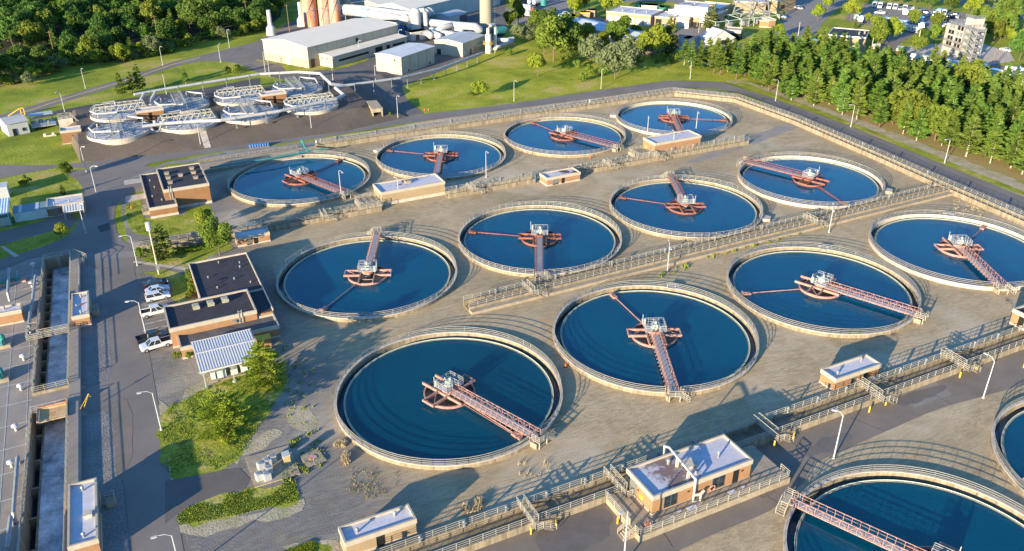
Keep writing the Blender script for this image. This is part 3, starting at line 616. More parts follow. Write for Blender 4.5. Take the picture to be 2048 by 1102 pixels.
# ---------------------------------------------------------------- west aeration basin
t=thing('aeration_basin','deep concrete basin of churning water beside the main road','basin',(WX(0),0,0))
def wl(x,v,z=0): return (WX(v)+x-WX(0),v,z)
def wbox(m,x0,x1,v0,v1,z0,z1): m.prism([wl(x0,v0)[:2],wl(x1,v0)[:2],wl(x1,v1)[:2],wl(x0,v1)[:2]],z0,z1)
for k,(v0,v1) in enumerate(((31,86.0),(-70,24.6))):
    m=MB(); wbox(m,-5.45,-5.15,v0,v1,-4.2,.55); wbox(m,0,.3,v0,v1,-4.2,.55); wbox(m,-5.45,.3,v1,v1+.35,-4.2,.553); wbox(m,-5.45,.3,v0-.35,v0,-4.2,.547)
    for i in range(14):
        v=v0+(v1-v0)*(i+.5)/14; wbox(m,-5.15,-4.2,v-.2,v+.2,-4.2,-1.7)
    wbox(m,-4.2,-3.95,v0,v1,-4.2,-2.0)
    m.build('basin_wall',CONCW,t)
    m=MB(); m.rails([wl(-5.3,v0,.55),wl(-5.3,v1,.55)],1.07,1.9,.062,3); m.build('railing',RAIL,t)
    m=MB(); m.rails([wl(.15,v0,.72),wl(.15,v1,.72)],1.07,1.9,.062,3); m.build('railing',RAIL,t)
    m=MB(); m.rails([wl(-5.3,v1+.2,.55),wl(.15,v1+.2,.55)],1.07,1.9,.062,3); m.rails([wl(-5.3,v0-.2,.55),wl(.15,v0-.2,.55)],1.07,1.9,.062,3); m.build('railing',RAIL,t)
    mm=MB(); q=[wl(-3.95,v0),wl(0,v0),wl(0,v1),wl(-3.95,v1)]
    o=MB().prism([(a[0]+WX(0),a[1]) for a in q],-3.2,-2.2).build('water',FOAM_SHEEN); struct(o)
    q=[wl(-5.15,v0),wl(-4.2,v0),wl(-4.2,v1),wl(-5.15,v1)]
    o=MB().prism([(a[0]+WX(0),a[1]) for a in q],-4.1,-3.6).build('water',WATD); struct(o)
m=MB(); wbox(m,.3,2.0,-70,86,0,.68); 
m.build('walkway',SLAB,t)
m=MB(); m.rails([wl(1.9,68,.7),wl(1.9,79,.7),wl(3.5,82,.7),wl(0.5,86.5,.7)],1.07,1.9,.06,3); m.build('railing',RAIL,t)
for v in (50.2,-13.4):
    m=MB(); wbox(m,-6.8,.2,v-.6,v+.6,.56,.66); m.m=1; m.rails([wl(-6.8,v-.6,.66),wl(.1,v-.6,.66)],1.07,1.2,.08,3); m.rails([wl(-5.2,v+.6,.66),wl(.1,v+.6,.66)],1.07,1.2,.08,3); m.rails([wl(-7,v-.6,.66),wl(-7,v+4,.66),wl(-5.3,v+4,.66)],1.07,1.2,.08,3); m.build('footbridge',[CONC,RAIL],t)
m=MB(); wbox(m,-4.0,-.05,20.5,24.3,.9,1.0); wbox(m,-4.2,.05,24.0,24.3,1.0,1.25); m.m=1; m.bar(wl(-4.1,20.5,1.2),wl(-4.1,24.3,1.2),.25); m.bar(wl(-4.3,24.4,1.3),wl(.2,24.4,1.3),.25); m.build('hatch_cover',[mat('rusty_cream_plate',(.62,.50,.30),.7,.2,.6,0,3,col2=(.50,.26,.08)),RUST],t)
t=thing('jib_crane','yellow jib crane leaning beside the hatch between the two basins','crane',(WX(22)+2.6,22.4,.7))
m=MB(); m.bar((0,0,0),(1.0,1.2,1.5),.13); m.bar((-.6,-.3,0),(1.0,1.2,1.5),.08); m.bar((1.0,1.2,1.5),(1.15,1.3,.9),.16); m.build('jib',YEL,t)
# deck joints and deck gear
m=MB()
for k in range(26):
    v=80-6.3*k; m.box(-100,WX(v)-5.5,v,v+.14,.0,.012)
for x in (-64,-67,-73,-80): m.box(x-.06+WX(0)+58.6,x+.06+WX(0)+58.6,-70,84,.0,.011)
struct(m.build('deck_joints',mat('joint_filler',(.5,.49,.47),.9,.2,1,0,3)))
LM=[(413,215,500,6.122,'beside the basin corner rail near the road'),(395,450,500,6.122,'on the deck beside the upper grey pipe'),(295,370,660,6.122,'midway along the deck, upper of the lone pair'),(262,735,660,6.122,'midway along the deck, lower of the lone pair'),(128,160,820,3.909,'just below the asphalt strip between the basins'),(95,445,820,3.909,'beside the lower grey riser pipe')]
for x,y,oy,s,l in LM:
    p=G(x/s,oy+y/s); t=thing('mushroom_vent','white mushroom vent '+l,'vent',p,0,'white mushroom vents on the basin deck')
    m=MB(); m.cyl(0,0,0,.9,.22,10); m.build('stem',WHT,t); m=MB(); m.cyl(0,0,.85,1.05,.55,12); m.cyl(0,0,1.05,1.3,.55,12,.2); m.build('cap',WHT,t)
def riser(x0,y0,x1,y1,lab,h=1.3):
    p=G(x0,y0); q=G(x1,y1); t=thing('riser_pipe',lab,'pipe',p); d=q-p
    m=MB(); m.tube([(0,0,.0),(0,0,h),(d.x,d.y,h),(d.x*1.06,d.y*1.06,.1)],.24,8); m.build('pipe',GALV,t)
    m=MB(); 
    for f in (.25,.75): m.bar((d.x*f-.5,d.y*f,0),(d.x*f,d.y*f,h),.1)
    m.build('bracket',YEL,t)
riser(75,565,69,620,'grey riser pipe on the deck behind the brown flat-roofed block',1.6); riser(66,625,62,665,'short grey pipe beside the brown block on the deck',1.5)
riser(40,928,32,1040,'grey riser pipe beside the lower basin rail'); riser(27,1050,20,1110,'grey pipe at the bottom left corner',1.4); riser(22,550,20,600,'pale bent pipe at the left edge of the deck',1.6)
t=thing('deck_ladder','white ladder lying by the rail below the brown block','ladder',G(66,690)); m=MB(); m.bar((0,0,.1),(.6,-4,1.6),.09); m.bar((.7,0,.1),(1.3,-4,1.6),.09)
for k in range(9): f=k/8; m.bar((.6*f,-4*f,.1+1.5*f),(.7+.6*f,-4*f,.1+1.5*f),.06)
m.build('frame',RAIL,t)
for (x,y,l) in ((8,690,'upper'),(4,757,'lower')):
    t=thing('pump_plinth','green pump on a concrete plinth at the left edge, '+l+' of two','pump',G(x,y),0,'green pumps at the left edge'); m=MB(); m.box(-1.2,1.2,-1.6,1.6,0,.7); m.build('plinth',CONC,t)
    m=MB(); m.cyl(0,.4,.7,1.7,.5,12); m.cyl(0,.4,1.7,2.1,.3,12); m.tube([(0,-.3,1),(0,-1.3,1),(0,-1.3,.7)],.25,8); m.build('pump_body',TEAL,t)
t=thing('machinery_skid','rusty green machinery skid on the deck near the road','pump',G(25,565)); m=MB(); m.box(-2.6,2.6,-.9,.9,0,.35); m.build('skid',RUST,t); m=MB(); m.box(-2,-.6,-.6,.6,.35,1.1); m.cyl(1,0,.35,1.3,.5,10); m.tube([(-.5,0,.8),(.6,0,.8)],.2,8); m.build('pump_body',TEAL,t)
# ---------------------------------------------------------------- flat-roofed buildings
def bvent(m,x,y,z,s=.35,h=.7): m.cyl(x,y,z,z+h*.7,s*.6,8); m.cyl(x,y,z+h*.7,z+h,s,8,s*.3)
def flat(name,lab,cat,x0,x1,y0,y1,h,z0=0,wm=BRICK,rm=WROOF,fas=.75,par=.35,doors=(),wins=(),vents=(),hatches=(),plinth=.35,rz=0,group=None,fm=FASC,org=None,out=.12):
    """org: corner position; local box x0..x1,y0..y1"""
    if org is None: org=(x0,y0,z0); W,D=x1-x0,y1-y0
    else: W,D=x1,y1
    h=h-par if fas else h
    t=thing(name,lab,cat,org,rz,group); H=h
    if fas and h<4: fas=min(fas,.45)
    doors=[(d[0],d[1],d[2],min(d[3],max(1.7,H-fas-.05)),*d[4:]) for d in doors]; wins=[(d[0],d[1],d[2],d[3],min(d[4],max(.5,H-fas-d[3]-.05)),*d[5:]) for d in wins]
    m=MB(); m.box(0,W,0,D,.0,H-fas); m.build('wall',wm,t)
    if plinth: m=MB(); m.box(-.06,W+.06,-.06,D+.06,-.05,plinth); m.build('plinth',CONCL,t)
    if fas: 
        o=out; m=MB(); th=.28
        m.box(-o,W+o,-o,-o+th,H-fas,H+par); m.box(-o,W+o,D+o-th,D+o,H-fas,H+par); m.box(-o,-o+th,-o+th,D+o-th,H-fas,H+par-.003); m.box(W+o-th,W+o,-o+th,D+o-th,H-fas,H+par-.003); m.build('fascia',fm,t)
    m=MB(); i=.165 if fas else -.1; m.box(i,W-i,i,D-i,H-.35,H); m.build('roof',rm,t)
    def place(side,pos,w,z,hh,dep=.06):
        if side=='s': return (pos-w/2,pos+w/2,-dep,.02,z,z+hh)
        if side=='n': return (pos-w/2,pos+w/2,D-.02,D+dep,z,z+hh)
        if side=='w': return (-dep,.02,pos-w/2,pos+w/2,z,z+hh)
        return (W-.02,W+dep,pos-w/2,pos+w/2,z,z+hh)
    for d in doors:
        side,pos,w,hh=d[:4]; m=MB(); m.box(*place(side,pos,w,.1,hh)); m.build('door',d[4] if len(d)>4 else DOORG,t)
    for d in wins:
        side,pos,w,z,hh=d[:5]; m=MB(); m.box(*place(side,pos,w,z,hh,.05)); f=m.build('window',FASC if len(d)<6 else d[5],t); m=MB(); wq_=(w-.3)/2 if w>2 else w-.2
        for dx in ((-wq_/2-.05,wq_/2+.05) if w>2 else (0,)):
            m.v=[];m.f=[];m.mi=[]; m.box(*place(side,pos+dx,wq_,z+.1,(hh*.68 if hh>2.5 else hh-.2),.08)); m.build('pane',GLASS,f)
    for v in vents: m=MB(); bvent(m,v[0],v[1],H,v[2] if len(v)>2 else .3,v[3] if len(v)>3 else .8); m.build('roof_vent',GALV,t)
    for v in hatches:
        s=v[2] if len(v)>2 else .8; m=MB(); m.box(v[0]-s,v[0]+s,v[1]-s,v[1]+s,H,H+.45); m.box(v[0]-s*1.15,v[0]+s*1.15,v[1]-s*1.15,v[1]+s*1.15,H+.45,H+.65); m.build('roof_hatch',v[3] if len(v)>3 else CONC,t)
    return t
flat('pump_house','small white-roofed brick hut on the channel, right of centre','hut',58.4,68.7,-28.2,-24.9,2.75,0,doors=[('s',4.2,1.2,2.2),('s',7,1.0,2.3,DARK)],vents=[(1.5,1.2),(8.2,2.4)])
# large pump house on its dock
t=thing('loading_dock','raised concrete dock with railings round the large pump house','platform',(9.9,-42.1,0))
m=MB(); m.box(0,26.0,0,8.35,0,1.1); m.build('slab',CONC,t); m=MB(); m.rails([(0,8.2,1.1),(0,2.4,1.1)],1.07,1.8,.085,3); m.rails([(0,1.2,1.1),(0,.15,1.1),(25.9,.15,1.1),(25.9,2,1.1)],1.07,1.8,.085,3); m.build('railing',RAIL,t)
m=MB()
for k in range(5): m.box(-.35*(k+1),-.35*k,1.1,2.5,0,1.2-.22*(k+1))
m.m=1; m.rails([(0,1.05,1.2),(-1.8,1.05,0.1)],1.0,.9,.07,3); m.rails([(0,2.55,1.2),(-1.8,2.55,.1)],1.0,.9,.07,3); m.build('steps',[CONC,RAIL],t)
for x,y,s in ((6,1.1,.7),(7.6,1.6,.6),(9.5,1.2,1.6),(10.7,2.0,.5),(16.5,1.3,1.2),(18.6,1.5,.6)): m=MB(); m.box(x-s/2,x+s/2,y-s*.35,y+s*.35,1.1,1.13); m.build('floor_hatch',WROOF,t)
t=flat('pump_house','large tan pump house with a stained roof crossed by a white pipe','pump house',13.6,30.6,-39.4,-33.1,3.3,1.1,rm=SPLITR,fas=1.0,doors=[('w',4.6,1.6,2.5),('s',14.3,1.0,2.9,DARK),('w',5.9,.9,2.3,GLASS)],wins=[('s',3.0,2.3,.3,3.0,DOORG),('s',11.2,2.3,.3,3.0,DOORG)],vents=[(5.9,4.8,.35,.9),(8.2,1.4,.3,1.0),(13.2,2.8,.25,1.2)],hatches=[(8.3,3.2,.75,CONCL)],plinth=.12)
m=MB(); m.box(-.09,0,2.2,2.9,.7,1.4); m.build('sign_board',YEL,t); m=MB(); m.box(-.12,0,3.2,3.5,1.6,1.75); m.box(5.8,6.2,-.1,0,1.7,1.85); m.box(15.2,15.6,-.1,0,1.8,1.95); m.build('wall_lamp',DARK,t)
m=MB(); m.tube([(6.4,6.6,1.0),(6.4,6.6,4.7),(6.7,5.9,4.85),(6.7,-.38,3.95),(6.7,-.38,0.0)],.17,10); m.build('exhaust_pipe',WHP,t)
m=MB(); 
for y in (1.2,3.8): m.box(6.5,6.9,y-.15,y+.15,2.9,3.0+.18*y+.75)
m.tube([(6.7,-.5,1.2),(7.6,-.7,1.2),(8.2,-.7,1.6)],.2,8); m.tube([(7.6,-.8,0),(7.6,-.8,1.2)],.16,8); m.build('pipe_support',CONCL,t)
t=thing('life_ring','faded red life ring on the front wall of the large pump house','life ring',(13.7+10.0,-39.62,2.0)); m=MB(); m.tube([(.45*math.cos(a*math.pi/6),0,.45*math.sin(a*math.pi/6)) for a in range(13)],.10,6,False); m.build('ring',PINK,t)
t=thing('hydrant_box','rusty orange fitting on the front left corner of the dock','hydrant',(12.2,-40.9,1.1)); m=MB(); m.box(-.5,.5,-.4,.4,0,.15); m.cyl(0,0,.15,.8,.28,8); m.tube([(-.5,0,.5),(.5,0,.5)],.12,8); m.build('body',RUST,t)
flat('pump_house','white-roofed hut at the bottom edge with an open dark doorway','hut',-25.7,-16.1,-27.5,-24.5,2.8,0,doors=[('s',4.6,1.1,2.4,DARK)],vents=[(2,1.4),(7.4,2.1)],wm=TANW)
flat('pump_house','hut cut by the right edge beside the lower channel','hut',103.5,113,-33.0,-27.5,3.2,1.2,rm=TAR,doors=[('w',1.5,1.2,2.3),('w',3.5,1.1,2.3,DARK)])
t=thing('loading_dock','concrete dock with railings in front of the hut at the right edge','platform',(101,-42,0)); m=MB(); m.box(0,14,0,8,0,1.2); m.build('slab',CONC,t); m=MB(); m.rails([(0,8,1.2),(0,0,1.2),(14,0,1.2)],1.07,1.8,.085,3); m.build('railing',RAIL,t)
flat('pump_house','long windowless tan pump house with a stained dark roof between two tank rows','pump house',15.7,32.9,82.9,89.5,3.7,0,rm=SROOF,wm=TANW,fas=.6,doors=[('w',1.8,1.0,2.4,DOORG)],hatches=[(8.5,4.2,.7,CONC)],plinth=.8)
t=thing('loading_dock','concrete platform with railings left of the long tan pump house','platform',(9.8,81.4,0)); m=MB(); m.box(0,5.7,0,6,0,1.15); m.build('slab',CONC,t); m=MB(); m.rails([(5.7,6,1.15),(0,6,1.15),(0,0,1.15),(5.7,0,1.15)],1.07,1.6,.08,3); m.build('railing',RAIL,t)
flat('pump_house','small tan block standing on the channel left of the logo-free middle yard, with two grey doors','hut',59.6,69.8,76.0,80.1,2.45,0,rm=SROOF,doors=[('s',2.6,1.8,2.3),('s',4.9,.9,2.3,DARK)])['label']='small tan block with two doors, standing alone on the far channel'
t=flat('pump_house','tan pump house with yellow sign in front of the farthest corner tank','pump house',99,115.4,82.7,88.8,4.1,0,rm=SROOF,fas=.9,doors=[('w',2.2,1.0,2.4,DOORG)],plinth=.9); m=MB(); m.box(-.09,0,4.2,5.0,1.2,2.0); m.build('sign_board',YEL,t)
t=thing('loading_dock','railed concrete steps left of the pump house with the yellow sign','platform',(93,81.6,0)); m=MB(); m.box(0,5.9,0,6,0,1.1); m.build('slab',CONC,t); m=MB(); m.rails([(5.9,6,1.1),(0,6,1.1),(0,0,1.1),(5.9,0,1.1)],1.07,1.6,.08,3); m.build('railing',RAIL,t)
flat('pump_house','small brick block half hidden behind the garden trees','hut',-21.6,-14.3,74.4,78,2.4,0,doors=[('s',2.6,1.2,2.3),('s',4.1,.9,2.3,DARK)])
W1=-1.5
flat('pump_house','narrow brick hut with an orange cone on its roof by the upper basin','hut',0,2.9,0,9.9,2.75,.0,org=(-56.1,51.4,0),rz=R(W1),doors=[('e',7,1.1,2.2)],vents=[(1.6,1.2),(1.6,8.2)],plinth=.5)
t=thing('traffic_cone','orange and white cone lying on the roof of the narrow hut','cone',(-54.4,56.2,2.55),R(20)); m=MB(); m.tube([(-.9,0,.0),(.15,0,0)],.34,10,True,.08); m.build('cone_body',WHT,t); m=MB(); m.tube([(.0,0,0),(.55,0,0)],.16,10,True,.05); m.build('cone_tip',ORNG,t)
flat('pump_house','long brick hut with a half-shaded white roof at the bottom left','hut',0,3.4,0,12.6,3.1,.0,org=(-57.7,-12.8,0),rz=R(W1),hatches=[(2.4,5.2,.45,CONCL)],vents=[(1.8,1.4),(1.7,11)],doors=[('e',8.5,1.2,2.3)],plinth=.4)
flat('pump_house','brown brick block at the left edge with bent pipes behind it','hut',0,7.4,0,2.9,2.8,.0,org=(-72.3,59.0,0),rz=R(W1),plinth=.3,vents=[(4.5,1.8)])
for (x,y,rz,l,mm) in ((-52.9,55.4,0,'narrow hut by the upper basin',SLAB),(-53.3,-3.2,0,'long hut at the bottom left',SLAB)):
    t=thing('access_stair','small landing and slab on the road side of the '+l,'stair',(x,y,0),rz); m=MB(); m.box(0,1.3,-.6,.6,0,.9); m.build('landing',CONC,t); m=MB(); m.rails([(0,.6,.9),(1.3,.6,.9),(1.3,-.6,.9)],1,.8,.07,2); m.build('handrail',RAIL,t)
# office (upper brown building)
def band(m,x0,x1,y0,y1,z0,z1,th=.3):
    m.box(x0,x1,y0,y0+th,z0,z1); m.box(x0,x1,y1-th,y1,z0,z1); m.box(x0,x0+th,y0+th,y1-th,z0,z1-.003); m.box(x1-th,x1,y0+th,y1-th,z0,z1-.003)
t=thing('office_building','brown two-level office with roof hatches and cream bands beside the leftmost far tank','office',(-37.9,100.4,0))
m=MB(); m.box(4.2,15.0,3.9,20.6,0,4.7); m.box(0,6.4,1.7,25.5,0,2.1); m.box(0,6.4,0,1.7,0,2.103); m.build('wall',BRICKB,t)
m=MB(); m.box(4.15,15.05,3.85,20.65,0,.7); m.box(-.05,6.45,-.05,22,0,.6); m.build('plinth',CONCL,t)
m=MB(); band(m,4.08,15.12,3.78,20.72,4.7,5.5); band(m,-.12,6.52,-.12,25.6,2.1,2.9); m.build('fascia',FASC,t)
m=MB(); m.box(4.38,14.82,4.08,20.42,4.9,5.2); m.box(.18,6.22,.18,25.3,2.3,2.6); m.build('roof',TAR,t)
for x,y in ((6.2,15.8),(6.2,12.3),(6.3,8.6),(9.3,12.9),(12.6,17),(12.6,13.4),(12.6,9.3)):
    m=MB(); m.box(x-.5,x+.5,y-.5,y+.5,5.2,5.6); m.box(x-.6,x+.6,y-.6,y+.6,5.6,5.8); m.build('roof_hatch',CONC,t)
for x,y in ((1.5,8),(2.6,14.5),(3.4,4.5),(2,20)): m=MB(); bvent(m,x,y,2.6,.25,.5); m.build('roof_vent',GALV,t)
m=MB(); m.bar((5.4,3.7,2.6),(5.4,3.7,6.4),.08); m.bar((6.0,3.7,2.6),(6.0,3.7,6.4),.08)
for k in range(10): m.bar((5.4,3.7,2.8+.35*k),(6,3.7,2.8+.35*k),.05)
m.build('ladder',RAILW,t)
for y in (.8,8.3): m=MB(); m.box(-.06,.0,y,y+1.6,.1,2.0); m.build('door',DOORG,t)
m=MB(); m.box(15.0,15.2,5,7,.0,2.1); m.build('door',DOORG,t)
m=MB(); m.box(-1.6,0,3.2,5.2,0,.8); m.m=1; m.rails([(-1.6,3.2,.8),(-1.6,5.2,.8),(0,5.2,.8)],1,.9,.07,3); m.build('steps',[CONC,RAIL],t)
# laboratory building
t=thing('laboratory_building','long brick building with dark roofs beside the car park','office',(-40.0,31.2,0))
m=MB(); m.box(6.8,18.6,14.0,32.2,0,2.9); m.box(0,15.5,4.6,13.8,0,3.4); m.box(1.1,18.5,0,5.0,0,1.8); m.box(15.5,18.5,5.0,14.0,0,2.903); m.build('wall',BRICK,t)
m=MB(); m.box(-.05,15.5,4.55,5,0,.4); m.box(1.05,18.55,-.05,1,0,.35); m.build('plinth',CONCL,t)
m=MB(); band(m,-.12,15.6,4.5,13.9,3.4,4.2); band(m,1.0,18.62,-.1,5.1,1.8,2.55); m.build('fascia',FASC,t)
m=MB(); band(m,6.7,18.7,13.9,32.3,2.9,3.5,.2); m.box(18.5,18.7,5.1,13.9,2.9,3.5); m.build('parapet',CONCL,t)
m=MB(); m.box(.18,15.3,4.8,13.6,3.6,3.85); m.box(6.95,18.4,14.1,32.0,2.91,3.2); m.box(15.62,18.45,5.12,14.05,2.91,3.15); m.build('roof',TAR,t)
m=MB(); m.box(1.3,18.3,.2,4.4,1.9,2.2); m.build('lower_roof',TARG,t)
for x,y in ((5.5,11),(8.2,11.1),(10.9,11.3)): m=MB(); m.box(x-.6,x+.6,y-.7,y+.7,3.85,4.2); m.box(x-.65,x+.65,y-.8,y+.8,4.2,4.45); m.box(x-.5,x+.5,y-.6,y+.6,4.45,4.6); m.build('roof_hatch',mat('olive_grey_hatch',(.38,.36,.25),.7,.1,1,0,3),t)
m=MB(); m.bar((12.2,4.4,2.2),(12.2,4.4,5.0),.08); m.bar((12.8,4.4,2.2),(12.8,4.4,5.0),.08)
for k in range(8): m.bar((12.2,4.4,2.4+.33*k),(12.8,4.4,2.4+.33*k),.05)
m.build('ladder',RAILW,t)
m=MB(); m.box(11,11.7,4.15,4.5,2.6,3.1); m.build('wall_unit',GALV,t)
for x,y in ((16.5,28),(16.2,26),(14.2,21),(9.5,24),(16.9,18),(10.5,18.6),(12.5,30)): m=MB(); bvent(m,x,y,3.2,.22,.5); m.build('roof_vent',GALV,t)
m=MB(); m.bar((10,3.9,2.22),(13.5,.9,2.22),.06,.04); m.build('cable',DARK,t)
# canopy with electrical cabinets
t=thing('canopy','white corrugated canopy on steel posts over electrical cabinets','canopy',(-37.0,19.6,0))
m=MB(); nn=46
for (y0,y1,z0,z1) in ((0,6,3.65,3.8),(6.25,10.4,3.8,3.7)):
    P=[]
    for k in range(nn+1):
        x=10.3*k/nn; P.append((x,4 if k%2 else 0))
    vs=[];fs=[]
    for k in range(nn+1):
        x=10.3*k/nn; dz=.045 if (k//1)%2 else 0; vs+=[(x,y0,z0+dz),(x,y1,z1+dz)]
    for k in range(nn): fs.append((2*k,2*k+2,2*k+3,2*k+1))
    m.add(vs,fs)
m.build('roof_sheet',WHT,t)
m=MB(); m.box(0,10.3,5.95,6.28,3.79,3.92); m.box(-.05,10.35,-.14,-.02,3.5,3.8); m.box(-.05,10.35,10.42,10.5,3.5,3.8); m.build('roof_trim',WHT,t)
m=MB()
for x in (.5,5.2,9.8):
    m.bar((x,.4,0),(x,.4,3.65),.15); m.bar((x,9.6,0),(x,9.6,3.65),.15); m.bar((x,.4,3.5),(x,9.6,3.5),.14); m.bar((x,.4,2.7),(x+.8,.4,3.55),.09); m.bar((x,.4,2.7),(x-.8,.4,3.55),.09); m.cyl(x,.4,0,.18,.38,10)
m.build('post',GREENL,t)
t=thing('cabinet_slab','concrete pad carrying the cabinets under the canopy','slab',(-35.6,21.3,0)); m=MB(); m.box(0,8.4,0,6,0,.15); m.build('slab',CONC,t)
for x,w,d,h,l in ((.3,.8,1.6,1.5,'leftmost pale cabinet under the canopy'),(1.3,1.6,2.4,1.5,'wide pale cabinet near the left canopy post'),(3.6,1.2,1.2,1.1,'twin-fronted low cabinet in the middle under the canopy'),(5.3,1.2,2.6,1.6,'tall cabinet right of the middle canopy post'),(6.8,1.1,2.6,1.6,'rightmost pale cabinet under the canopy, beside the shrubs')):
    t=thing('electrical_cabinet',l,'cabinet',(-35.6+x,21.9,.15),0,'electrical cabinets under the canopy'); m=MB(); m.box(0,w,0,d,0,h); m.build('housing',GREENL,t); m=MB(); m.box(.08,w/2-.03,-.04,0,.15,h-.1); m.box(w/2+.03,w-.08,-.04,0,.15,h-.1); m.build('door',mat('pale_cabinet_door',(.58,.66,.60),.5,.04,1,0,3),t)
t=thing('loading_shed','small brown lean-to with a tan roof beside the canopy','shed',(-26,28.8,0)); m=MB(); m.box(0,2.4,0,1.6,0,1.6); m.build('wall',BRICK,t); m=MB(); m.box(-.1,2.5,-.1,1.7,1.6,1.75); m.build('roof',YEL,t)
# cooling units on pad
P=[G(497,975),G(597,945)]
t=thing('equipment_pad','weathered concrete pad with cooling units behind the grassy bank','slab',(-33.9,-8.7,0)); m=MB(); m.box(0,6.6,0,7.3,0,.2); m.build('slab',CONC,t)
for x,y,l in ((1.0,1.4,'front left'),(2.0,.9,'front middle'),(2.5,2.2,'front right'),(1.7,3.6,'back left'),(2.7,4.0,'back middle'),(3.5,4.5,'back right')):
    t=thing('cooling_unit','white cooling unit on the pad, '+l+' of six','air conditioner',(-33.9+x,-8.7+y,.2),.2,'white cooling units on the pad'); m=MB(); m.box(-.5,.5,-.5,.5,0,1.1); m.build('housing',WHT,t); m=MB(); m.cyl(0,0,1.1,1.16,.38,12); m.build('fan_grille',GALV,t)
t=thing('control_cabinet','yellow-brown cabinet with a pale top at the right side of the pad','cabinet',(-29.0,-5.9,.2)); m=MB(); m.box(0,1.0,0,1.2,0,1.5); m.build('housing',mat('ochre_cabinet',(.42,.33,.16),.6,.1,1,0,3),t); m=MB(); m.box(-.05,1.05,-.05,1.25,1.5,1.6); m.build('lid',WHT,t)
t=thing('manhole','concrete slab with a rusty round manhole cover right of the cooling units','manhole',G(626,917),.15); m=MB(); m.box(-1.5,1.5,-1.6,1.6,0,.18); m.build('slab',CONC,t); m=MB(); m.cyl(0,0,.18,.26,.6,20); m.build('cover',RUST,t)
# sheds at the left
t=flat('store_building','low brick store with a blue-shaded white roof at the left beside the main road','store',0,8.1,0,5.8,2.8,.0,org=(-60.4,112.9,0),rz=0,doors=[('s',1.6,1.4,2.1,DOORG)],vents=[(1.6,1.5),(5,1.7)],wm=BRICKB,plinth=.2)
def leanto(lab,px,w,d,h1,h2,mt,nm='lean_to_roof',posts=True,name='carport'):
    p=Vector((px[0],px[1],0)); t=thing(name,lab,'shelter',p); m=MB(); n=int(w/.3)
    vs=[];fs=[]
    for k in range(n+1):
        x=w*k/n; dz=.06 if k%2 else 0; vs+=[(x,0,h1+dz),(x,d,h2+dz)]
    for k in range(n): fs.append((2*k,2*k+2,2*k+3,2*k+1))
    m.add(vs,fs); m.build('roof_sheet',mt,t)
    m=MB(); m.box(0,w,-.08,0,h1-.15,h1+.07); m.build('gutter',WHT,t)
    if posts: 
        m=MB()
        for x in (.2,w-.2): m.bar((x,.3,0),(x,.3,h1),.14); m.bar((x,d-.3,0),(x,d-.3,h2),.14)
        m.build('post',GREENL,t)
    return t
leanto('small white corrugated lean-to in front of the low brick store',(-57.0,108.6),4.7,3.6,2.2,2.6,WHT)
t=thing('steel_shed','pale green steel shed with dark roof panels left of the brick store','shed',(-67.9,112.9,0),0); m=MB(); m.box(0,7.3,0,5,0,2.3); m.build('wall',mat('pale_green_steel',(.50,.60,.56),.5,.08,.6,0,3),t); m=MB(); m.box(-.1,7.38,-.1,5.1,2.3,2.4); m.build('roof',mat('teal_grey_roof',(.16,.25,.28),.6,.1,.6,0,3),t)
m=MB(); m.box(1.2,1.9,-.08,5.08,2.41,2.45); m.box(4.9,5.6,-.08,5.08,2.41,2.45); m.build('roof_panel',ALU,t); m=MB(); m.box(4.8,7.0,-.1,0,.2,2.1); m.build('door',WHT,t)
leanto('tall green-posted carport cut by the left edge',(-83.5,110.3),15,10.5,3.6,3.8,mat('blue_grey_sheet',(.52,.62,.66),.4,.08,.5,0,3))
t=thing('green_container','green tank container under the carport at the left edge','container',(-71.0,111.5,0),0); m=MB(); m.box(-4,2.5,0,2.5,0,2.4); m.build('body',TEAL,t); m=MB(); m.box(-3.8,2.3,-.06,0,.2,2.2); m.build('door',GREENL,t)
t=thing('white_shed','pale steel shed above the carport at the left edge','shed',G(-8,400),0); m=MB(); m.box(-4,3.2,0,4,0,3); m.build('wall',ALU,t); m=MB(); m.box(-4.1,3.3,-.1,4.1,3,3.15); m.build('roof',WHT,t)
# unseen blocks added beyond the left edge to cast shadows on lawn and junction
t=flat('shadow_block','tall unseen block just beyond the left edge, added to cast shadow','building',-101,-86,66,98,9,0,rm=TAR); 
t=flat('shadow_block','low unseen shadow block beyond the lower left edge','building',-98,-86,-40,-20,8,0,rm=TAR)
# ---------------------------------------------------------------- lamps and poles
def lamp(b,top,head,lab,grp='grey street lamps of the works',arm=None,two=False,name='street_lamp',h=None,mt=None,hide=False):
    p=G(*b) if len(b)==2 else Vector((b[0],b[1],b[2])); hh=h or max(6.0,min(9.2,HT(b[0],b[1],top[1])*1.02))
    t=thing(name,lab,'lamp',p,0,grp)
    m=MB(); m.cyl(0,0,0,.25,.22,8); m.cyl(0,0,.25,hh,.12,8,.075); m.build('pole',mt or RAILW,t)
    z=p.z+hh; q=G(head[0],head[1],z+.4)-p; d=Vector((q.x,q.y)); L=max(1.2,min(3.2,d.length)); d=d.normalized()
    for s in ((1,-1) if two else (1,)):
        a=m2=MB(); a.tube([(0,0,hh-.1),(d.x*L*.35*s,d.y*L*.35*s,hh+.45),(d.x*L*.8*s,d.y*L*.8*s,hh+.55)],.06,6); a.build('arm',mt or RAILW,t)
        a=MB(); c=Vector((d.x*L*.95*s,d.y*L*.95*s,hh+.5)); e=Vector((d.x*.35,d.y*.35,0)); a.bar(c-e,c+e,.32,.16); o=a.build('lamp_head',RAILW,t)
        a=MB(); a.bar(c-e*.7+Vector((0,0,-.1)),c+e*.7+Vector((0,0,-.1)),.24,.05); a.build('lens',LAMPG,o)
    return t
lamp((323,860),(303,787),(277,787),'lamp on the grass edge below the gravel bay, leaning over the main road')
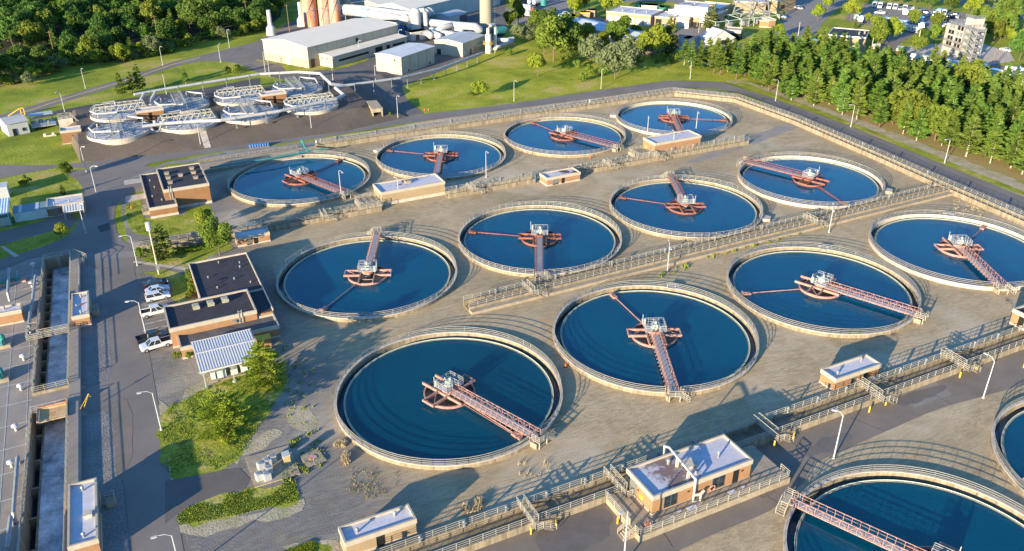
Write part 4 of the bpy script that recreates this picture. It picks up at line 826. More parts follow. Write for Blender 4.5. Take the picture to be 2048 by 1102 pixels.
lamp((292,668),(276,606),(253,604),'lamp by the parked cars, its head over the main road')
lamp((364,1150),(342,1072),(306,1076),'lamp at the bottom edge right of the dark shadow on the road')
lamp((275,531),(262,474),(240,473),'lamp by the corner of the garden fence near the road crossing')
lamp((193,387),(181,336),(194,333),'lamp on the shaded lawn by the T junction')
lamp((171.6,466),(158,411),(165,408),'lamp on the small lawn below the brick store')
lamp((172.8,343.6),(161.6,297.3),(168,294),'lamp beside the concrete path at the foot of the mulch bank')
lamp((402,293.5),(394.5,250),(390,250),'lamp at the foot of the mulch bank between the two concrete strips')
lamp((623.5,261.8),(619.7,220),(625,219),'lamp at the foot of the mulch bank near the loose stones')
lamp((796,236.7),(794.5,194),(798,193),'lamp beside the small tunnel portal')
lamp((1028,202),(1028,163),(1033,163),'lamp on the near edge of the grass rise, leftmost of three')
lamp((1202,177),(1203,140),(1207,139),'lamp on the grass rise in front of the silvery bush')
lamp((1380,158),(1382,123),(1377,123),'lamp on the grass rise near the first pines')
lamp((1551,201.6),(1554.8,161.6),(1548,160),'lamp in front of the pines at the top of the roadside, leftmost of three')
lamp((1701.3,254),(1707.6,211.7),(1700,210),'lamp in front of the pines halfway down the roadside')
lamp((1889,326),(1898.5,281),(1891,280),'lamp in front of the pines on pale sand at the right')
lamp((1657.5,465),(1663,423),(1668,423),'twin-headed lamp beside the grating channel between two pale tanks',two=True)
lamp((1334.6,542.8),(1338,499),(1342,499),'twin-headed lamp beside the grating channel near the middle tank',two=True)
lamp((1667,917),(1682,832),(1667,821),'lamp on the paved lane above the nearest tank')
lamp((1966,796),(1988,724),(1971,708),'lamp on the paved lane near the right edge')
lamp((1247,1130),(1249.5,1022),(1254,1019),'lamp standing in front of the dock steps at the bottom edge')
lamp((2066,650),(2046,582),(2031,590),'lamp whose head reaches in from the right edge above the channel')
lamp((1294.5,269),(1295,243),(1297,242),'short lamp beside the corner tank and tan pump house',h=6)
lamp((1391.5,263),(1394,230),(1398,228),'hook-headed lamp in front of the corner tank',h=6.5)
lamp((683,396),(677,345),(685,346),'hook-headed lamp at the rim of the leftmost far tank',h=7.5)
lamp((972.4,355),(970.4,307),(976,306),'hook-headed lamp between the second and third far tanks',h=7.5)
lamp((798,404),(791,356),(790,355),'lamp in front of the long tan pump house',h=6)
lamp((1345,305),(1346,262),(1347,262),'lamp in front of the pump house with the yellow sign',h=6)
GL='lamps along the upper left road and industrial yard'
for b,t_,hd,l in (((171,176.6),(162.8,139),(165,138),'lamp on the bank between the wood and the upper road, leftmost'),((129.5,223),(120,186.6),(113,185),'lamp beside the upper road above the brown box building'),((325.7,130.3),(320.6,95.2),(323,94),'lamp on the wood-side verge of the upper road, near the wood'),((333,188),(325.7,151.6),(325,150),'lamp rising behind the covered tanks by the three pines'),((441.4,124.5),(436.6,91.4),(440,87),'lamp where the upper road widens, near side'),((459,94.7),(456.4,60.9),(457.5,60),'lamp where the upper road widens, wood side'),((530.8,144),(528,106),(534,104),'lamp in front of the big hangar gable'),((539.5,152),(536,129),(534,127),'lamp behind the white overhead pipe'),((666,160),(664,118),(666,117),'lamp between the annex corner and the overhead pipe'),((719.4,117.7),(718,82.7),(721,82),'lamp in front of the annex middle'),((798.8,92),(797,62),(803,60),'lamp in front of the annex right end'),((751,162),(748.7,143),(756,139),'lamp left of the small beige hangar')):
    lamp(b,t_,hd,l,GL)
t=thing('siren_pole','tall wooden pole with a white cylindrical siren between garden and road','siren',G(318,548)); m=MB(); m.cyl(0,0,0,10.6,.2,8,.14); m.build('pole',WOODP,t)
m=MB(); 
for k in range(5): m.cyl(0,0,10.4+.36*k,10.7+.36*k,.55,12,.5)
m.cyl(0,0,10.3,12.2,.35,10); m.build('siren_horn',WHT,t); m=MB(); m.box(-.35,.35,-.3,.3,1.2,2.4); m.build('control_box',GALV,t)
def pole(x,y,y1,l,mt=WOOD,r=.16,h=None,arm=True,g='wooden utility poles'):
    p=G(x,y); h=h or HT(x,y,y1); t=thing('utility_pole',l,'pole',p,0,g); m=MB(); m.cyl(0,0,0,h,r,7,r*.7); m.build('shaft',mt,t)
    if arm: m=MB(); m.bar((-1,0,h-.6),(1,0,h-.6),.12); m.build('crossarm',mt,t)
pole(113,125,76,'wooden pole standing in the wood, leftmost',h=13); pole(320,95,40,'wooden pole at the wood edge above the lone lamp',h=14)
pole(497,55,12,'wooden pole at the wood edge by the clearing',h=13); pole(580,70,2,'wooden pole behind the hangar near the white stacks',h=14)
pole(1740,112,76,'pale pole beside the brown store in the trees',WOODP,arm=False); pole(1835,89,60,'thick pale pole beside the lone tree near the white tower',WOODP,.25,arm=False)
pole(1864,122,87,'thin pole left of the white tower',WOOD,.12,arm=False); pole(1980,142,100,'pole right of the white tower, near the roadside vans',WOOD,.13,arm=False); pole(1993,130,97,'second pole on the apron right of the white tower',WOOD,.13,arm=False)
pole(1596,72,44,'pale pole by the gate on the access road',WOODP,.15,arm=False); pole(1397,66,38,'slim pole on the kerb before the tan workshops',WOODP,.12,arm=False); pole(1148,34,12,'slim pole in the truck yard',WOODP,.12,arm=False)
pole(1076,36,10,'pole right of the two box trucks',GALV,.1,arm=False)
# ---------------------------------------------------------------- vehicles
def car(kind,paint,lab,loc,rz,grp=None):
    t=thing('parked_'+{'sedan':'car','suv':'car','pickup':'pickup','minibus':'minibus','caravan':'caravan','motorhome':'motorhome','truck':'box_truck'}[kind],lab,{'sedan':'car','suv':'car','pickup':'pickup','minibus':'minibus','caravan':'caravan','motorhome':'motorhome','truck':'truck'}[kind],loc,rz,grp); P=carmat(paint)
    w=.92; wb=1.4; wr=.34
    if kind=='sedan':
        prof=[(-2.3,.3),(-2.36,.7),(-2.25,.95),(-1.5,1.0),(1.1,.95),(2.05,.82),(2.32,.62),(2.3,.3)]; cab=(-1.65,1.25,.98,-.95,.45,1.42)
    elif kind=='suv':
        prof=[(-2.3,.38),(-2.36,.8),(-2.3,1.12),(1.0,1.10),(2.05,.98),(2.32,.75),(2.3,.38)]; cab=(-2.28,1.1,1.1,-2.05,.4,1.72)
    elif kind=='pickup':
        w=.98; wb=1.85; wr=.4; prof=[(-2.75,.5),(-2.8,.8),(-2.75,1.12),(-.85,1.12),(-.85,1.13),(1.35,1.16),(2.5,1.06),(2.72,.8),(2.7,.42)]; cab=(-.9,1.55,1.14,-.75,.75,1.85)
    elif kind=='minibus':
        w=1.12; wb=2.3; wr=.42; prof=[(-3.6,.5),(-3.6,2.8),(-3.3,2.95),(1.4,2.95),(1.7,2.6),(1.75,1.6),(2.0,1.55),(3.0,1.2),(3.3,.9),(3.3,.45)]; cab=None
    elif kind=='caravan':
        w=1.15; wb=.55; wr=.36; prof=[(-3.1,.5),(-3.15,1.2),(-2.9,2.5),(-2.6,2.65),(2.6,2.65),(2.95,2.4),(3.15,1.1),(2.9,.5)]; cab=None
    elif kind=='motorhome':
        w=1.22; wb=3.0; wr=.48; prof=[(-4.9,.5),(-5,1.2),(-4.9,2.9),(-4.6,3.05),(4.2,3.05),(4.75,2.7),(5.0,1.2),(4.9,.45)]; cab=None
    else:
        w=1.05; wb=2.4; wr=.45; prof=[(1.9,.55),(1.9,2.2),(2.2,2.3),(2.9,2.2),(3.2,1.5),(3.9,1.35),(4.05,.9),(4.0,.5)]; cab=None
    m=MB(); m.side(prof,-w,w)
    if cab and kind!='pickup':
        x0,x1,z0,x2,x3,z1=cab; m.add([(x2,-w*.72,z1),(x3,-w*.72,z1),(x3,w*.72,z1),(x2,w*.72,z1),(x2+.05,-w*.7,z1+.05),(x3-.05,-w*.7,z1+.05),(x3-.05,w*.7,z1+.05),(x2+.05,w*.7,z1+.05)],[(0,1,5,4),(1,2,6,5),(2,3,7,6),(3,0,4,7),(4,5,6,7)])
    if kind=='pickup': 
        x0,x1,z0,x2,x3,z1=cab; m.add([(x2,-w*.75,z1),(x3,-w*.75,z1),(x3,w*.75,z1),(x2,w*.75,z1),(x2,-w*.75,z1+.05),(x3,-w*.75,z1+.05),(x3,w*.75,z1+.05),(x2,w*.75,z1+.05)],[(0,1,5,4),(1,2,6,5),(2,3,7,6),(3,0,4,7),(4,5,6,7)])
        m.box(-2.75,-.9,-w,-w+.1,1.12,1.3); m.box(-2.75,-.9,w-.1,w,1.12,1.3); m.box(-2.78,-2.7,-w+.1,w-.1,1.12,1.3)
    m.build('body',P,t)
    if kind=='pickup': m=MB(); m.box(-2.7,-.92,-w+.1,w-.1,1.125,1.14); m.build('load_bed',DARK,t)
    if cab:
        x0,x1,z0,x2,x3,z1=cab; a,b=w*.93,w*.73
        m=MB(); m.add([(x0,-a,z0),(x1,-a,z0),(x1,a,z0),(x0,a,z0),(x2,-b,z1),(x3,-b,z1),(x3,b,z1),(x2,b,z1)],[(0,1,5,4),(1,2,6,5),(2,3,7,6),(3,0,4,7)]); m.build('windows',GLASS,t)
        m=MB()
        for s in (-1,1):
            for f in ((.0,.0),(.52,.5),(1,1)):
                m.bar((x0+(x1-x0)*f[0],s*a,z0),(x2+(x3-x2)*f[1],s*b,z1),.07)
        m.build('pillar',P,t)
    elif kind=='minibus':
        m=MB(); m.add([(1.72,-w*.86,2.5),(1.72,w*.86,2.5),(2.12,w*.9,1.58),(2.12,-w*.9,1.58)],[(0,1,2,3)]); m.box(1.0,1.65,-w-.02,w+.02,1.5,2.2)
        m.build('windscreen',GLASS,t); m=MB(); m.box(-3.2,.7,-w-.02,w+.02,1.7,2.35); m.build('windows',GLASS,t)
    elif kind=='truck':
        m=MB(); m.box(-4.2,1.8,-1.2,1.2,.95,3.3); m.build('cargo_box',carmat((.52,.52,.5)),t); m=MB(); m.box(2.0,2.85,-w-.02,w+.02,1.5,2.1); m.build('windows',GLASS,t)
        m=MB(); m.box(-4.1,2,-.5,.5,.5,.94); m.build('chassis',DARK,t)
    else:
        Lx=prof[0][0]; m=MB(); m.box(-1.2,-.2,-w-.02,w+.02,1.4,2.0); m.build('window',GLASS,t); m=MB(); m.box(.9,1.9,-w-.02,w+.02,1.4,2.0); m.build('window',GLASS,t)
        m=MB(); xe=-Lx; m.box(xe-.25,xe+.06,-.8,.8,1.3,1.95); m.build('windscreen',GLASS,t)
        m=MB(); m.box(Lx-.1,Lx*.96,-.25,.25,1.2,1.8) ; m.build('rear_window',GLASS,t)
        m=MB(); m.box(-.5,.3,-.35,.35,2.62 if kind=='caravan' else 3.03,2.95 if kind=='caravan' else 3.35); m.build('roof_unit',WHT,t)
        if kind=='motorhome': m=MB(); m.box(-4.85,4.7,-w-.015,w+.015,.95,1.15); m.build('stripe',TARG,t)
    for x in (-wb,wb):
        for s in (-1,1):
            m=MB(); c=[(x,s*(w-.12),wr),(x,s*(w+.03),wr)]; m.tube(c,wr,12); o=m.build('wheel',TYRE,t)
            m=MB(); m.tube([(x,s*(w+.03),wr),(x,s*(w+.045),wr)],wr*.6,8); m.build('rim',RIMM,o)
    xe=prof[-1][0]+.0; xb=prof[0][0]
    for s in (-1,1):
        m=MB(); m.box(xe-.12,xe+.04,s*w*.62-.18,s*w*.62+.18,.62,.82); m.build('headlight',LAMPG,t)
        m=MB(); m.box(xb-.10 if kind!='truck' else -4.25,xb+.06 if kind!='truck' else -4.15,s*w*.8-.1,s*w*.8+.1,.75,1.0); m.build('tail_lamp',LITR,t)
    return t
def vdir(a,b): p,q=G(*a),G(*b); return math.atan2(q.y-p.y,q.x-p.x)
rzp=vdir((296,697),(340,684))
car('sedan',(.02,.022,.03),'black estate car parked first in the row by the lawn',G(313,571),vdir((296,575),(334,567)))
car('sedan',(.55,.60,.66),'silver saloon parked second in the row by the lawn',G(316,584),vdir((300,588),(336,580)))
car('suv',(.62,.62,.62),'white estate with a roof rack parked third in the row',G(317,598),vdir((300,602),(336,594)))
car('pickup',(.62,.62,.62),'white pickup with its empty dark bed near the cream-banded building',G(312,628),vdir((292,632),(332,622)))
car('pickup',(.02,.025,.035),'black pickup parked beside the white one near the gravel',G(306,680),vdir((284,685),(328,672)))
car('pickup',(.58,.59,.61),'white crew pickup beside the black one, nearest the gravel, nose to the road',G(313,695),vdir((340,688),(287,703)))
m=MB()
for k in range(9):
    y0=565+k*12.6; a=G(290-k*.6,y0+9); b=G(336+(k>3)*0,y0-3); m.bar((a.x,a.y,.03),(b.x,b.y,.03),.12,.02)
struct(m.build('parking_lines',WLINE))
# far car park
RZ=vdir((1790.5,33),(1796,27))
white=(.52,.52,.50)
protos={}
specs=[('minibus',white),('caravan',white),('sedan',(.55,.57,.58)),('sedan',(.02,.022,.03)),('sedan',(.30,.03,.035)),('suv',(.03,.05,.08)),('suv',(.45,.47,.48)),('minibus',(.25,.36,.5)),('sedan',white),('suv',(.22,.25,.22))]
LOTV=[]
def V(i,x,y,lab,flip=0,rz=None): LOTV.append((i,x,y,lab,flip,rz))
for k,(x,y) in enumerate([(1749,14),(1760,15.5),(1778.5,17),(1790.5,18),(1809.6,20.5)]): V(0,x,y,['first','second','third','fourth','fifth'][k]+' white minibus from the left in the back row of the car park',1)
V(6,1800,20,'grey estate between the back row minibuses',1); V(6,1819,21,'grey car beside the beige shed in the far car park',1)
for k,(x,y) in enumerate([(1722,43),(1747,43),(1756,44.5),(1767,46),(1776,47.5),(1790,50.5),(1797.5,52),(1807.7,53)]): V(1,x,y,['first','second','third','fourth','fifth','sixth','seventh','eighth'][k]+' white caravan from the left in the near row of the car park')
V(1,1842.6,57,'white caravan right of the round tree in the car park'); V(1,1810.9,29.5,'white caravan standing alone mid car park'); V(0,1887.7,30,'tall white minibus among the packed cars',1)
V(7,1842,45.5,'blue-grey minibus alone beside the round tree'); V(7,1713.7,38,'blue minibus behind the tall tree by the car park'); V(1,1889,60,'white van half hidden left of the white tower')
dk=[(1846.4,25.5,3),(1851.5,27,5),(1860.4,28,2),(1870.6,26,5),(1877,28.5,7),(1855,31.8,8),(1864,32.5,6),(1869,35.3,4),(1880,35,4),(1887.7,38,8),(1894,39.5,4),(1900,31.8,9),(1905.5,35.7,3),(1910,30.6,5),(1914,35.7,2),(1838.8,24.5,2),(1878,31.5,3),(1896,35,9)]
GP='cars packed at the right end of the far car park'
OC={}
for (x,y,i) in sorted(dk):
    OC[i]=OC.get(i,0)+1; V(i,x,y,['first','second','third','fourth'][OC[i]-1]+' '+{2:'silver',3:'black',4:'dark red',5:'dark blue',6:'grey',7:'pale blue',8:'white',9:'olive'}[i]+' car from the left among the packed cars right in the car park',0)
LABN={}
for (i,x,y,lab,fl,rz) in LOTV:
    a=(RZ if rz is None else rz)+(math.pi if fl else 0); g='vehicles parked in the far car park'
    if i not in protos:
        protos[i]=car(specs[i][0],specs[i][1],lab,G(x,y),a,g); freeze()
    else: dup(protos[i],G(x,y),a,lab,g)
car('pickup',white,'white pickup with a red flag mid car park',G(1759.4,28),RZ+1.5)
car('pickup',white,'white pickup in the empty car park near the tan offices',G(1596,18.5),vdir((1583,15),(1607,20)))
car('suv',white,'white car behind the small brick kiosk',G(1563.8,36),vdir((1555,35),(1572,36.5)))
car('pickup',(.70,.72,.72),'white pickup parked near the brown store',G(1768,109),vdir((1763,112),(1776,104)))
t=car('truck',white,'white ambulance truck with a red rear end left of the round tree',G(1797.5,109),vdir((1794,115),(1801,101))); m=MB(); m.box(-4.3,-4.22,-1.15,1.15,1.1,2.4); m.build('rear_panel',REDP,t)
car('motorhome',(.55,.65,.78),'long blue and white motorhome below the white tower',G(1901.7,135),vdir((1882,131),(1921,140)))
car('motorhome',(.72,.68,.60),'cream motorhome right of the blue and white one',G(1948,140),vdir((1932,137),(1963,144)))
car('motorhome',(.60,.52,.42),'beige motorhome nearest the pines at the right',G(2002,157),vdir((1984,153),(2020,161)))
car('motorhome',white,'white motorhome cut by the right edge',G(2036,150),vdir((2014,147),(2060,154)))
car('motorhome',(.66,.62,.52),'motorhome half hidden in the pines left of the white tower',G(1843,125),vdir((1830,122),(1856,128)))
car('motorhome',white,'long white motorhome below the round tree in the car park',G(1823,64),vdir((1810,61),(1834,67)))
car('sedan',(.75,.74,.70),'pale car at the edge of the apron right of the tower',G(2011,102),vdir((2002,100),(2020,104)))
t=car('truck',(.45,.04,.035),'box truck with a red cab in the truck yard',G(1056,22),vdir((1046,22),(1070,24)))
car('truck',white,'all-white box truck in the truck yard',G(1055,34),vdir((1046,33),(1070,36)))
car('pickup',white,'white pickup in the truck yard, left of the crane truck',G(1118,26),vdir((1128,27),(1110,25))); car('suv',(.5,.55,.58),'silver car beside the beige containers',G(1122,34),vdir((1128,35),(1114,33)))
car('pickup',white,'white pickup beside the tree in the truck yard',G(1131,30),vdir((1140,33),(1124,28)))
car('truck',(.40,.05,.04),'red truck half hidden by pines near the brown store',G(1628,94),vdir((1612,89),(1645,97)))
car('pickup',(.62,.70,.78),'pale blue flatbed pickup before the tan workshops',G(1328,55),vdir((1342,51),(1322,58)))
for x,y,l,mm in ((1053,9,'dark tank trailer at the back of the truck yard',TARG),(1067,10,'silver tank trailer at the back of the truck yard',ALU),(1077,11,'second silver tank trailer at the back of the truck yard',ALU)):
    t=thing('tank_trailer',l,'trailer',G(x,y),vdir((x,y),(x+10,y-2)),'tank trailers in the truck yard'); m=MB(); m.tube([(-4,0,2.2),(5,0,2.2)],1.25,14); m.build('tank',mm,t); m=MB(); m.box(-4,5,-.5,.5,.6,1.1)
    m.build('chassis',DARK,t)
    for xx in (-3,-2,4):
        for s in (-1,1): m=MB(); m.tube([(xx,s*.9,.5),(xx,s*1.2,.5)],.5,10); m.build('wheel',TYRE,t)
t=thing('storage_tank','turquoise upright tank in the truck yard','tank',G(1087,13.5)); m=MB(); m.cyl(0,0,0,4.2,1.6,16); m.build('shell',TEAL,t); m=MB(); m.cyl(0,0,4.2,4.6,1.6,16,.4); m.build('lid',TEAL,t)
# small yard things
t=thing('blue_barrel_pallet','row of blue drums on a pallet beside the roadside channel','barrels',G(519,294),vdir((505,295),(535,292))); 
m=MB(); m.box(-3,3,-.8,.8,0,.15); m.build('pallet',WOOD,t)
for k in range(8): 
    m=MB(); m.cyl(-2.6+.75*k,0,.15,1.05,.32,10); m.build('drum',BLUP,t)
def cone(x,y,l,g='small orange traffic cones'):
    t=thing('traffic_cone',l,'cone',G(x,y),0,g); m=MB(); m.box(-.25,.25,-.25,.25,0,.05); m.build('base',DARK,t); m=MB(); m.cyl(0,0,.05,.85,.2,10,.04); m.build('cone_body',ORNG,t)
cone(849,222,'cone left of a pair on the grass corner'); cone(857,222,'cone right of a pair on the grass corner'); cone(1180,317,'cone beside the lower rim of the third far tank'); cone(743,272,'cone on the verge by the roadside channel'); cone(757,270,'second cone on the verge by the roadside channel')
cone(1131,734,'cone toppled between the two nearest tanks'); cone(2031,700,'cone by the hut at the right edge'); cone(157,695,'red cone against the basin walkway wall'); cone(263,417,'red hydrant-like cone on the flowery lawn')
def bollard(x,y,l): t=thing('bollard',l,'bollard',G(x,y),0,'yellow bollards by the channel footbridges'); m=MB(); m.cyl(0,0,0,1.1,.13,8); m.cyl(0,0,1.1,1.18,.13,8,.03); m.build('post',YEL,t)
for i,(x,y) in enumerate([(1062,1068),(1112,1052),(1235,1047),(1517,980),(1548,893),(1586,878),(1738,824),(1771,810),(1919,755),(1950,743),(2047,735)]): bollard(x,y,['bollard left of the lowest footbridge','bollard right of the lowest footbridge','bollard left of the dock steps','bollard at the right corner of the dock','bollard below the third footbridge','bollard right of the third footbridge','bollard below the fourth footbridge','bollard right of the fourth footbridge','bollard below the fifth footbridge','bollard right of the fifth footbridge','bollard at the right edge'][i])
for i,(x,y) in enumerate([(635,291),(643,290),(1180,209)]):
    t=thing('utility_box',['left of two white boxes on the roadside channel','right of two white boxes on the roadside channel','lone white box on the roadside channel wall'][i],'box',G(x,y),.45); m=MB(); m.box(-.4,.4,-.3,.3,0,1.9); m.build('housing',WHT,t); m=MB(); m.box(-.35,.35,-.34,-.3,.2,1.8); m.build('door',ALU,t)
# tunnel portal
t=thing('tunnel_portal','concrete tunnel portal set into the foot of the mulch bank','tunnel',(*G(746,240)[:2],0),vdir((749,243),(770,241)))
m=MB(); m.side([(0,0),(0,3.6),(.35,3.6),(.35,0)],-.1,7.5); m.side([(3.1,0),(3.1,3.6),(3.45,3.6),(3.45,0)],-.1,7.5); m.box(.35,3.1,-.1,7.5,2.5,3.58)
m.build('wall',CONC,t); m=MB(); m.add([(-.15,-.2,3.6),(3.6,-.2,3.6),(2.8,8,4.2),(-.6,8,4.2),(-.15,-.2,3.75),(3.6,-.2,3.75),(2.8,8,4.35),(-.6,8,4.35)],[(0,1,5,4),(1,2,6,5),(2,3,7,6),(3,0,4,7),(4,5,6,7)]); m.build('roof_slab',CONC,t); m=MB(); m.box(.36,3.09,1.2,1.4,0,2.49); m.build('opening',DARK,t); m=MB(); m.box(0,3.6,-3,-.1,.02,.1); m.build('apron',CONC,t)
m=MB(); random.seed(3)
for k in range(42):
    f=random.random(); x=668+(68*f); y=250-8*f+random.uniform(-3,3); p=G(x,y); s=random.uniform(.3,.8); m.box(p.x-s,p.x+s,p.y-s*.6,p.y+s*.6,0,.25+.3*random.random())
tag(struct(m.build('loose_stones',ALU),'stuff'),'strip of pale rubble bags along the foot of the mulch bank','rubble')
# ---------------------------------------------------------------- covered tanks
def ctank(px,v,lab,kind):
    c=G(px[0],px[1],5); x=c.x; t=thing('covered_tank',lab,'tank',(x,v,2.4),0,'covered round tanks on the mulch plateau'); r=9.1
    m=MB(); m.ring(8.85,9.1,-.4,1.5,64); m.build('tank_wall',CONCL,t)
    m=MB(); m.cyl(0,0,1.2,1.45,8.8,48,8.7); m.build('cover',ALU,t)
    m=MB()
    for k in range(12): a=2*math.pi*k/12; m.bar((0,0,1.5),(8.8*math.cos(a),8.8*math.sin(a),1.5),.14,.1)
    m.ring(4.4,4.55,1.46,1.55,32); m.ring(7.4,7.5,1.46,1.55,32); m.build('cover_rib',GALV,t)
    if kind==0:
        m=MB()
        for y in (-1.3,2.2):
            a,b=-8.3,8.3; m.bar((a+.8,y,4.0),(b-.8,y,4.0),.22); m.bar((a,y,2.1),(b,y,2.1),.2); n=9
            for i in range(n):
                x0=a+(b-a)*i/n; x1=a+(b-a)*(i+.5)/n; x2=a+(b-a)*(i+1)/n; m.bar((x0,y,2.1),(x1,y,4.0),.15); m.bar((x1,y,4.0),(x2,y,2.1),.15)
        for i in range(10): x0=-7.5+15*i/9; m.bar((x0,-1.3,4),(x0,2.2,4),.12); m.bar((x0,-1.3,2.1),(x0,2.2,4),.07)
        m.build('truss',TRUSS,t)
    else:
        m=MB()
        for dx in (-1.6,1.6):
            for w_,z in ((.18,3.9),(.18,2.1)): m.bar((dx-.5,-8.2,z),(dx-.5,8.2,z),w_)
            n=9
            for i in range(n):
                y0=-8.2+16.4*i/n; m.bar((dx-.5,y0,2.1),(dx-.5,y0+.9,3.9),.13); m.bar((dx-.5,y0+.9,3.9),(dx-.5,y0+1.8,2.1),.13)
        for i in range(10): y0=-7.4+14.8*i/9; m.bar((-2.1,y0,3.9),(1.1,y0,3.9),.1); m.bar((-2.1,y0,2.1),(1.1,y0,3.9),.08)
        for y in (-4,-1,2,5): m.bar((-6,y,2.6),(-2.6,y+.6,2.6),.28); m.bar((2,y,2.8),(6,y+.6,2.6),.28)
        m.build('truss',GALV,t)
    m=MB(); pts=[(-1,8.2,3),(-5,7.2,3),(-8.1,3,3),(-8.6,-1,3),(-7,-5,3),(-1,-6.2,3)]
    if kind: pts=[(3,7.8,3.4),(7.6,3.2,3.4),(6.8,-4,3.4),(0,-7.4,3.4),(-7,-5,3.4),(-8,0,3.4),(-6,5,3.4)]
    m.tube(pts,.26,8); 
    for p in pts[::2]: m.tube([(p[0]*.95,p[1]*.95,p[2]),(p[0]*.95,p[1]*.95,1.5)],.2,8)
    m.build('duct',WHP,t)
    m=MB(); m.rails([(9.0*math.cos(a*math.pi/20),9.0*math.sin(a*math.pi/20),1.5) for a in range(0,41)],1.0,2.4,.05,2); m.build('railing',GALV,t)
ctank((237,257),166.4,'covered tank at the lower left end with grey truss work',1)
ctank((375,237),166.6,'covered tank with long cream trusses, second in the lower row',0)
ctank((500,221),167.0,'covered tank with grey trusses, third in the lower row',1)
ctank((622,203),168.0,'covered tank with cream trusses at the lower right end',0)
ctank((240,221),187.6,'covered tank with cream trusses at the upper left end',0)
ctank((361,202),187.8,'covered tank with grey trusses behind the tan hut, upper row second',1)
ctank((481,186),188.4,'covered tank with cream trusses, third in the upper row',0)
ctank((592,170),190.0,'covered tank with grey trusses at the upper right end',1)
flat('valve_house','brown hut between the left four covered tanks','hut',0,8.0,0,3.6,3.6,3,org=(-34.3,175.8,3),wm=BRICKB,fas=.9,doors=[('s',3.9,.9,2.5,DARK),('s',.6,.6,2.2,DARK)],plinth=0)
flat('valve_house','brown hut between the right four covered tanks','hut',0,8.2,0,3.6,3.6,3,org=(5.2,177.6,3),wm=BRICKB,fas=.9,doors=[('s',4.1,.8,2.5,DARK),('s',.6,.6,2.2,DARK)],plinth=0)
def pipeline(lab,pts,r,sup,base=0,name='overhead_pipe',mt=WHP,cat='pipe'):
    W=[G(x,y,z) for x,y,z in pts]; o=W[0]; t=thing(name,lab,cat,(o.x,o.y,0)); L=[(p.x-o.x,p.y-o.y,p.z) for p in W]
    m=MB(); m.tube(L,r,12); m.build('pipe',mt,t)
    for a,b in zip(L,L[1:]):
        a,b=Vector(a),Vector(b); n=int((b-a).length/sup)
        for k in range(n):
            p=a.lerp(b,(k+.5)/n); 
            if abs((b-a).normalized().z)>.5: continue
            bs=base(p.x+o.x,p.y+o.y) if callable(base) else base
            m=MB(); m.bar((p.x,p.y,bs),(p.x,p.y,p.z-r*.8),.2); m.box(p.x-.35,p.x+.35,p.y-.35,p.y+.35,bs,bs+.3); m.build('support',GALV,t); d=(b-a).normalized()*.1; m=MB(); m.tube([p-d,p+d],r+.07,12); m.build('collar',GALV,t)
    return t
bz=lambda x,y: 3 if x<38 else 0
pipeline('long white overhead pipe from the covered tanks to the scrubber column',[(268,189,6.8),(330,178,6.8),(520,148,6.8),(596,144,6.8),(640,147,6.8),(662,168,6.8),(690,171,5.5),(800,156,4.5),(880,137,3.5),(964,106,3.0)],.46,7.5,bz)
pipeline('white pipe looping from the lower covered tanks back to the long pipe',[(284,253,6.2),(330,247,6.2),(400,242,6.2),(440,241,6.2),(560,222,6.2),(625,208,6.2),(672,198,6.2),(688,190,6.2),(671,176,6.2),(690,171,6.2)],.5,7.5,3)
t=thing('duct_manifold','white cross ducts joining the two left upper covered tanks','duct',(*G(292,201,5)[:2],3)); m=MB(); m.tube([(0,3,3.6),(-2,-1,2.2),(-2.2,-3,1)],.45,8); m.tube([(3.5,3,3.6),(1.5,-1,2.2),(1.2,-3,1)],.45,8); m.tube([(-3,-3,1.2),(3,-3,1.2)],.5,8); m.build('duct',WHP,t)
t=thing('duct_manifold','white valves joining the lower covered tanks at their front edge','duct',(*G(312,256,4)[:2],3)); m=MB(); m.tube([(-3,1,3),(-1.5,0,1.8),(-1,-.5,.3)],.42,8); m.tube([(3,1,3),(1.5,0,1.8),(1,-.5,.3)],.42,8); m.tube([(0,1,3),(0,0,1.5)],.5,8); m.box(-2.2,2.2,-1.2,.4,0,.25); m.build('duct',WHP,t)
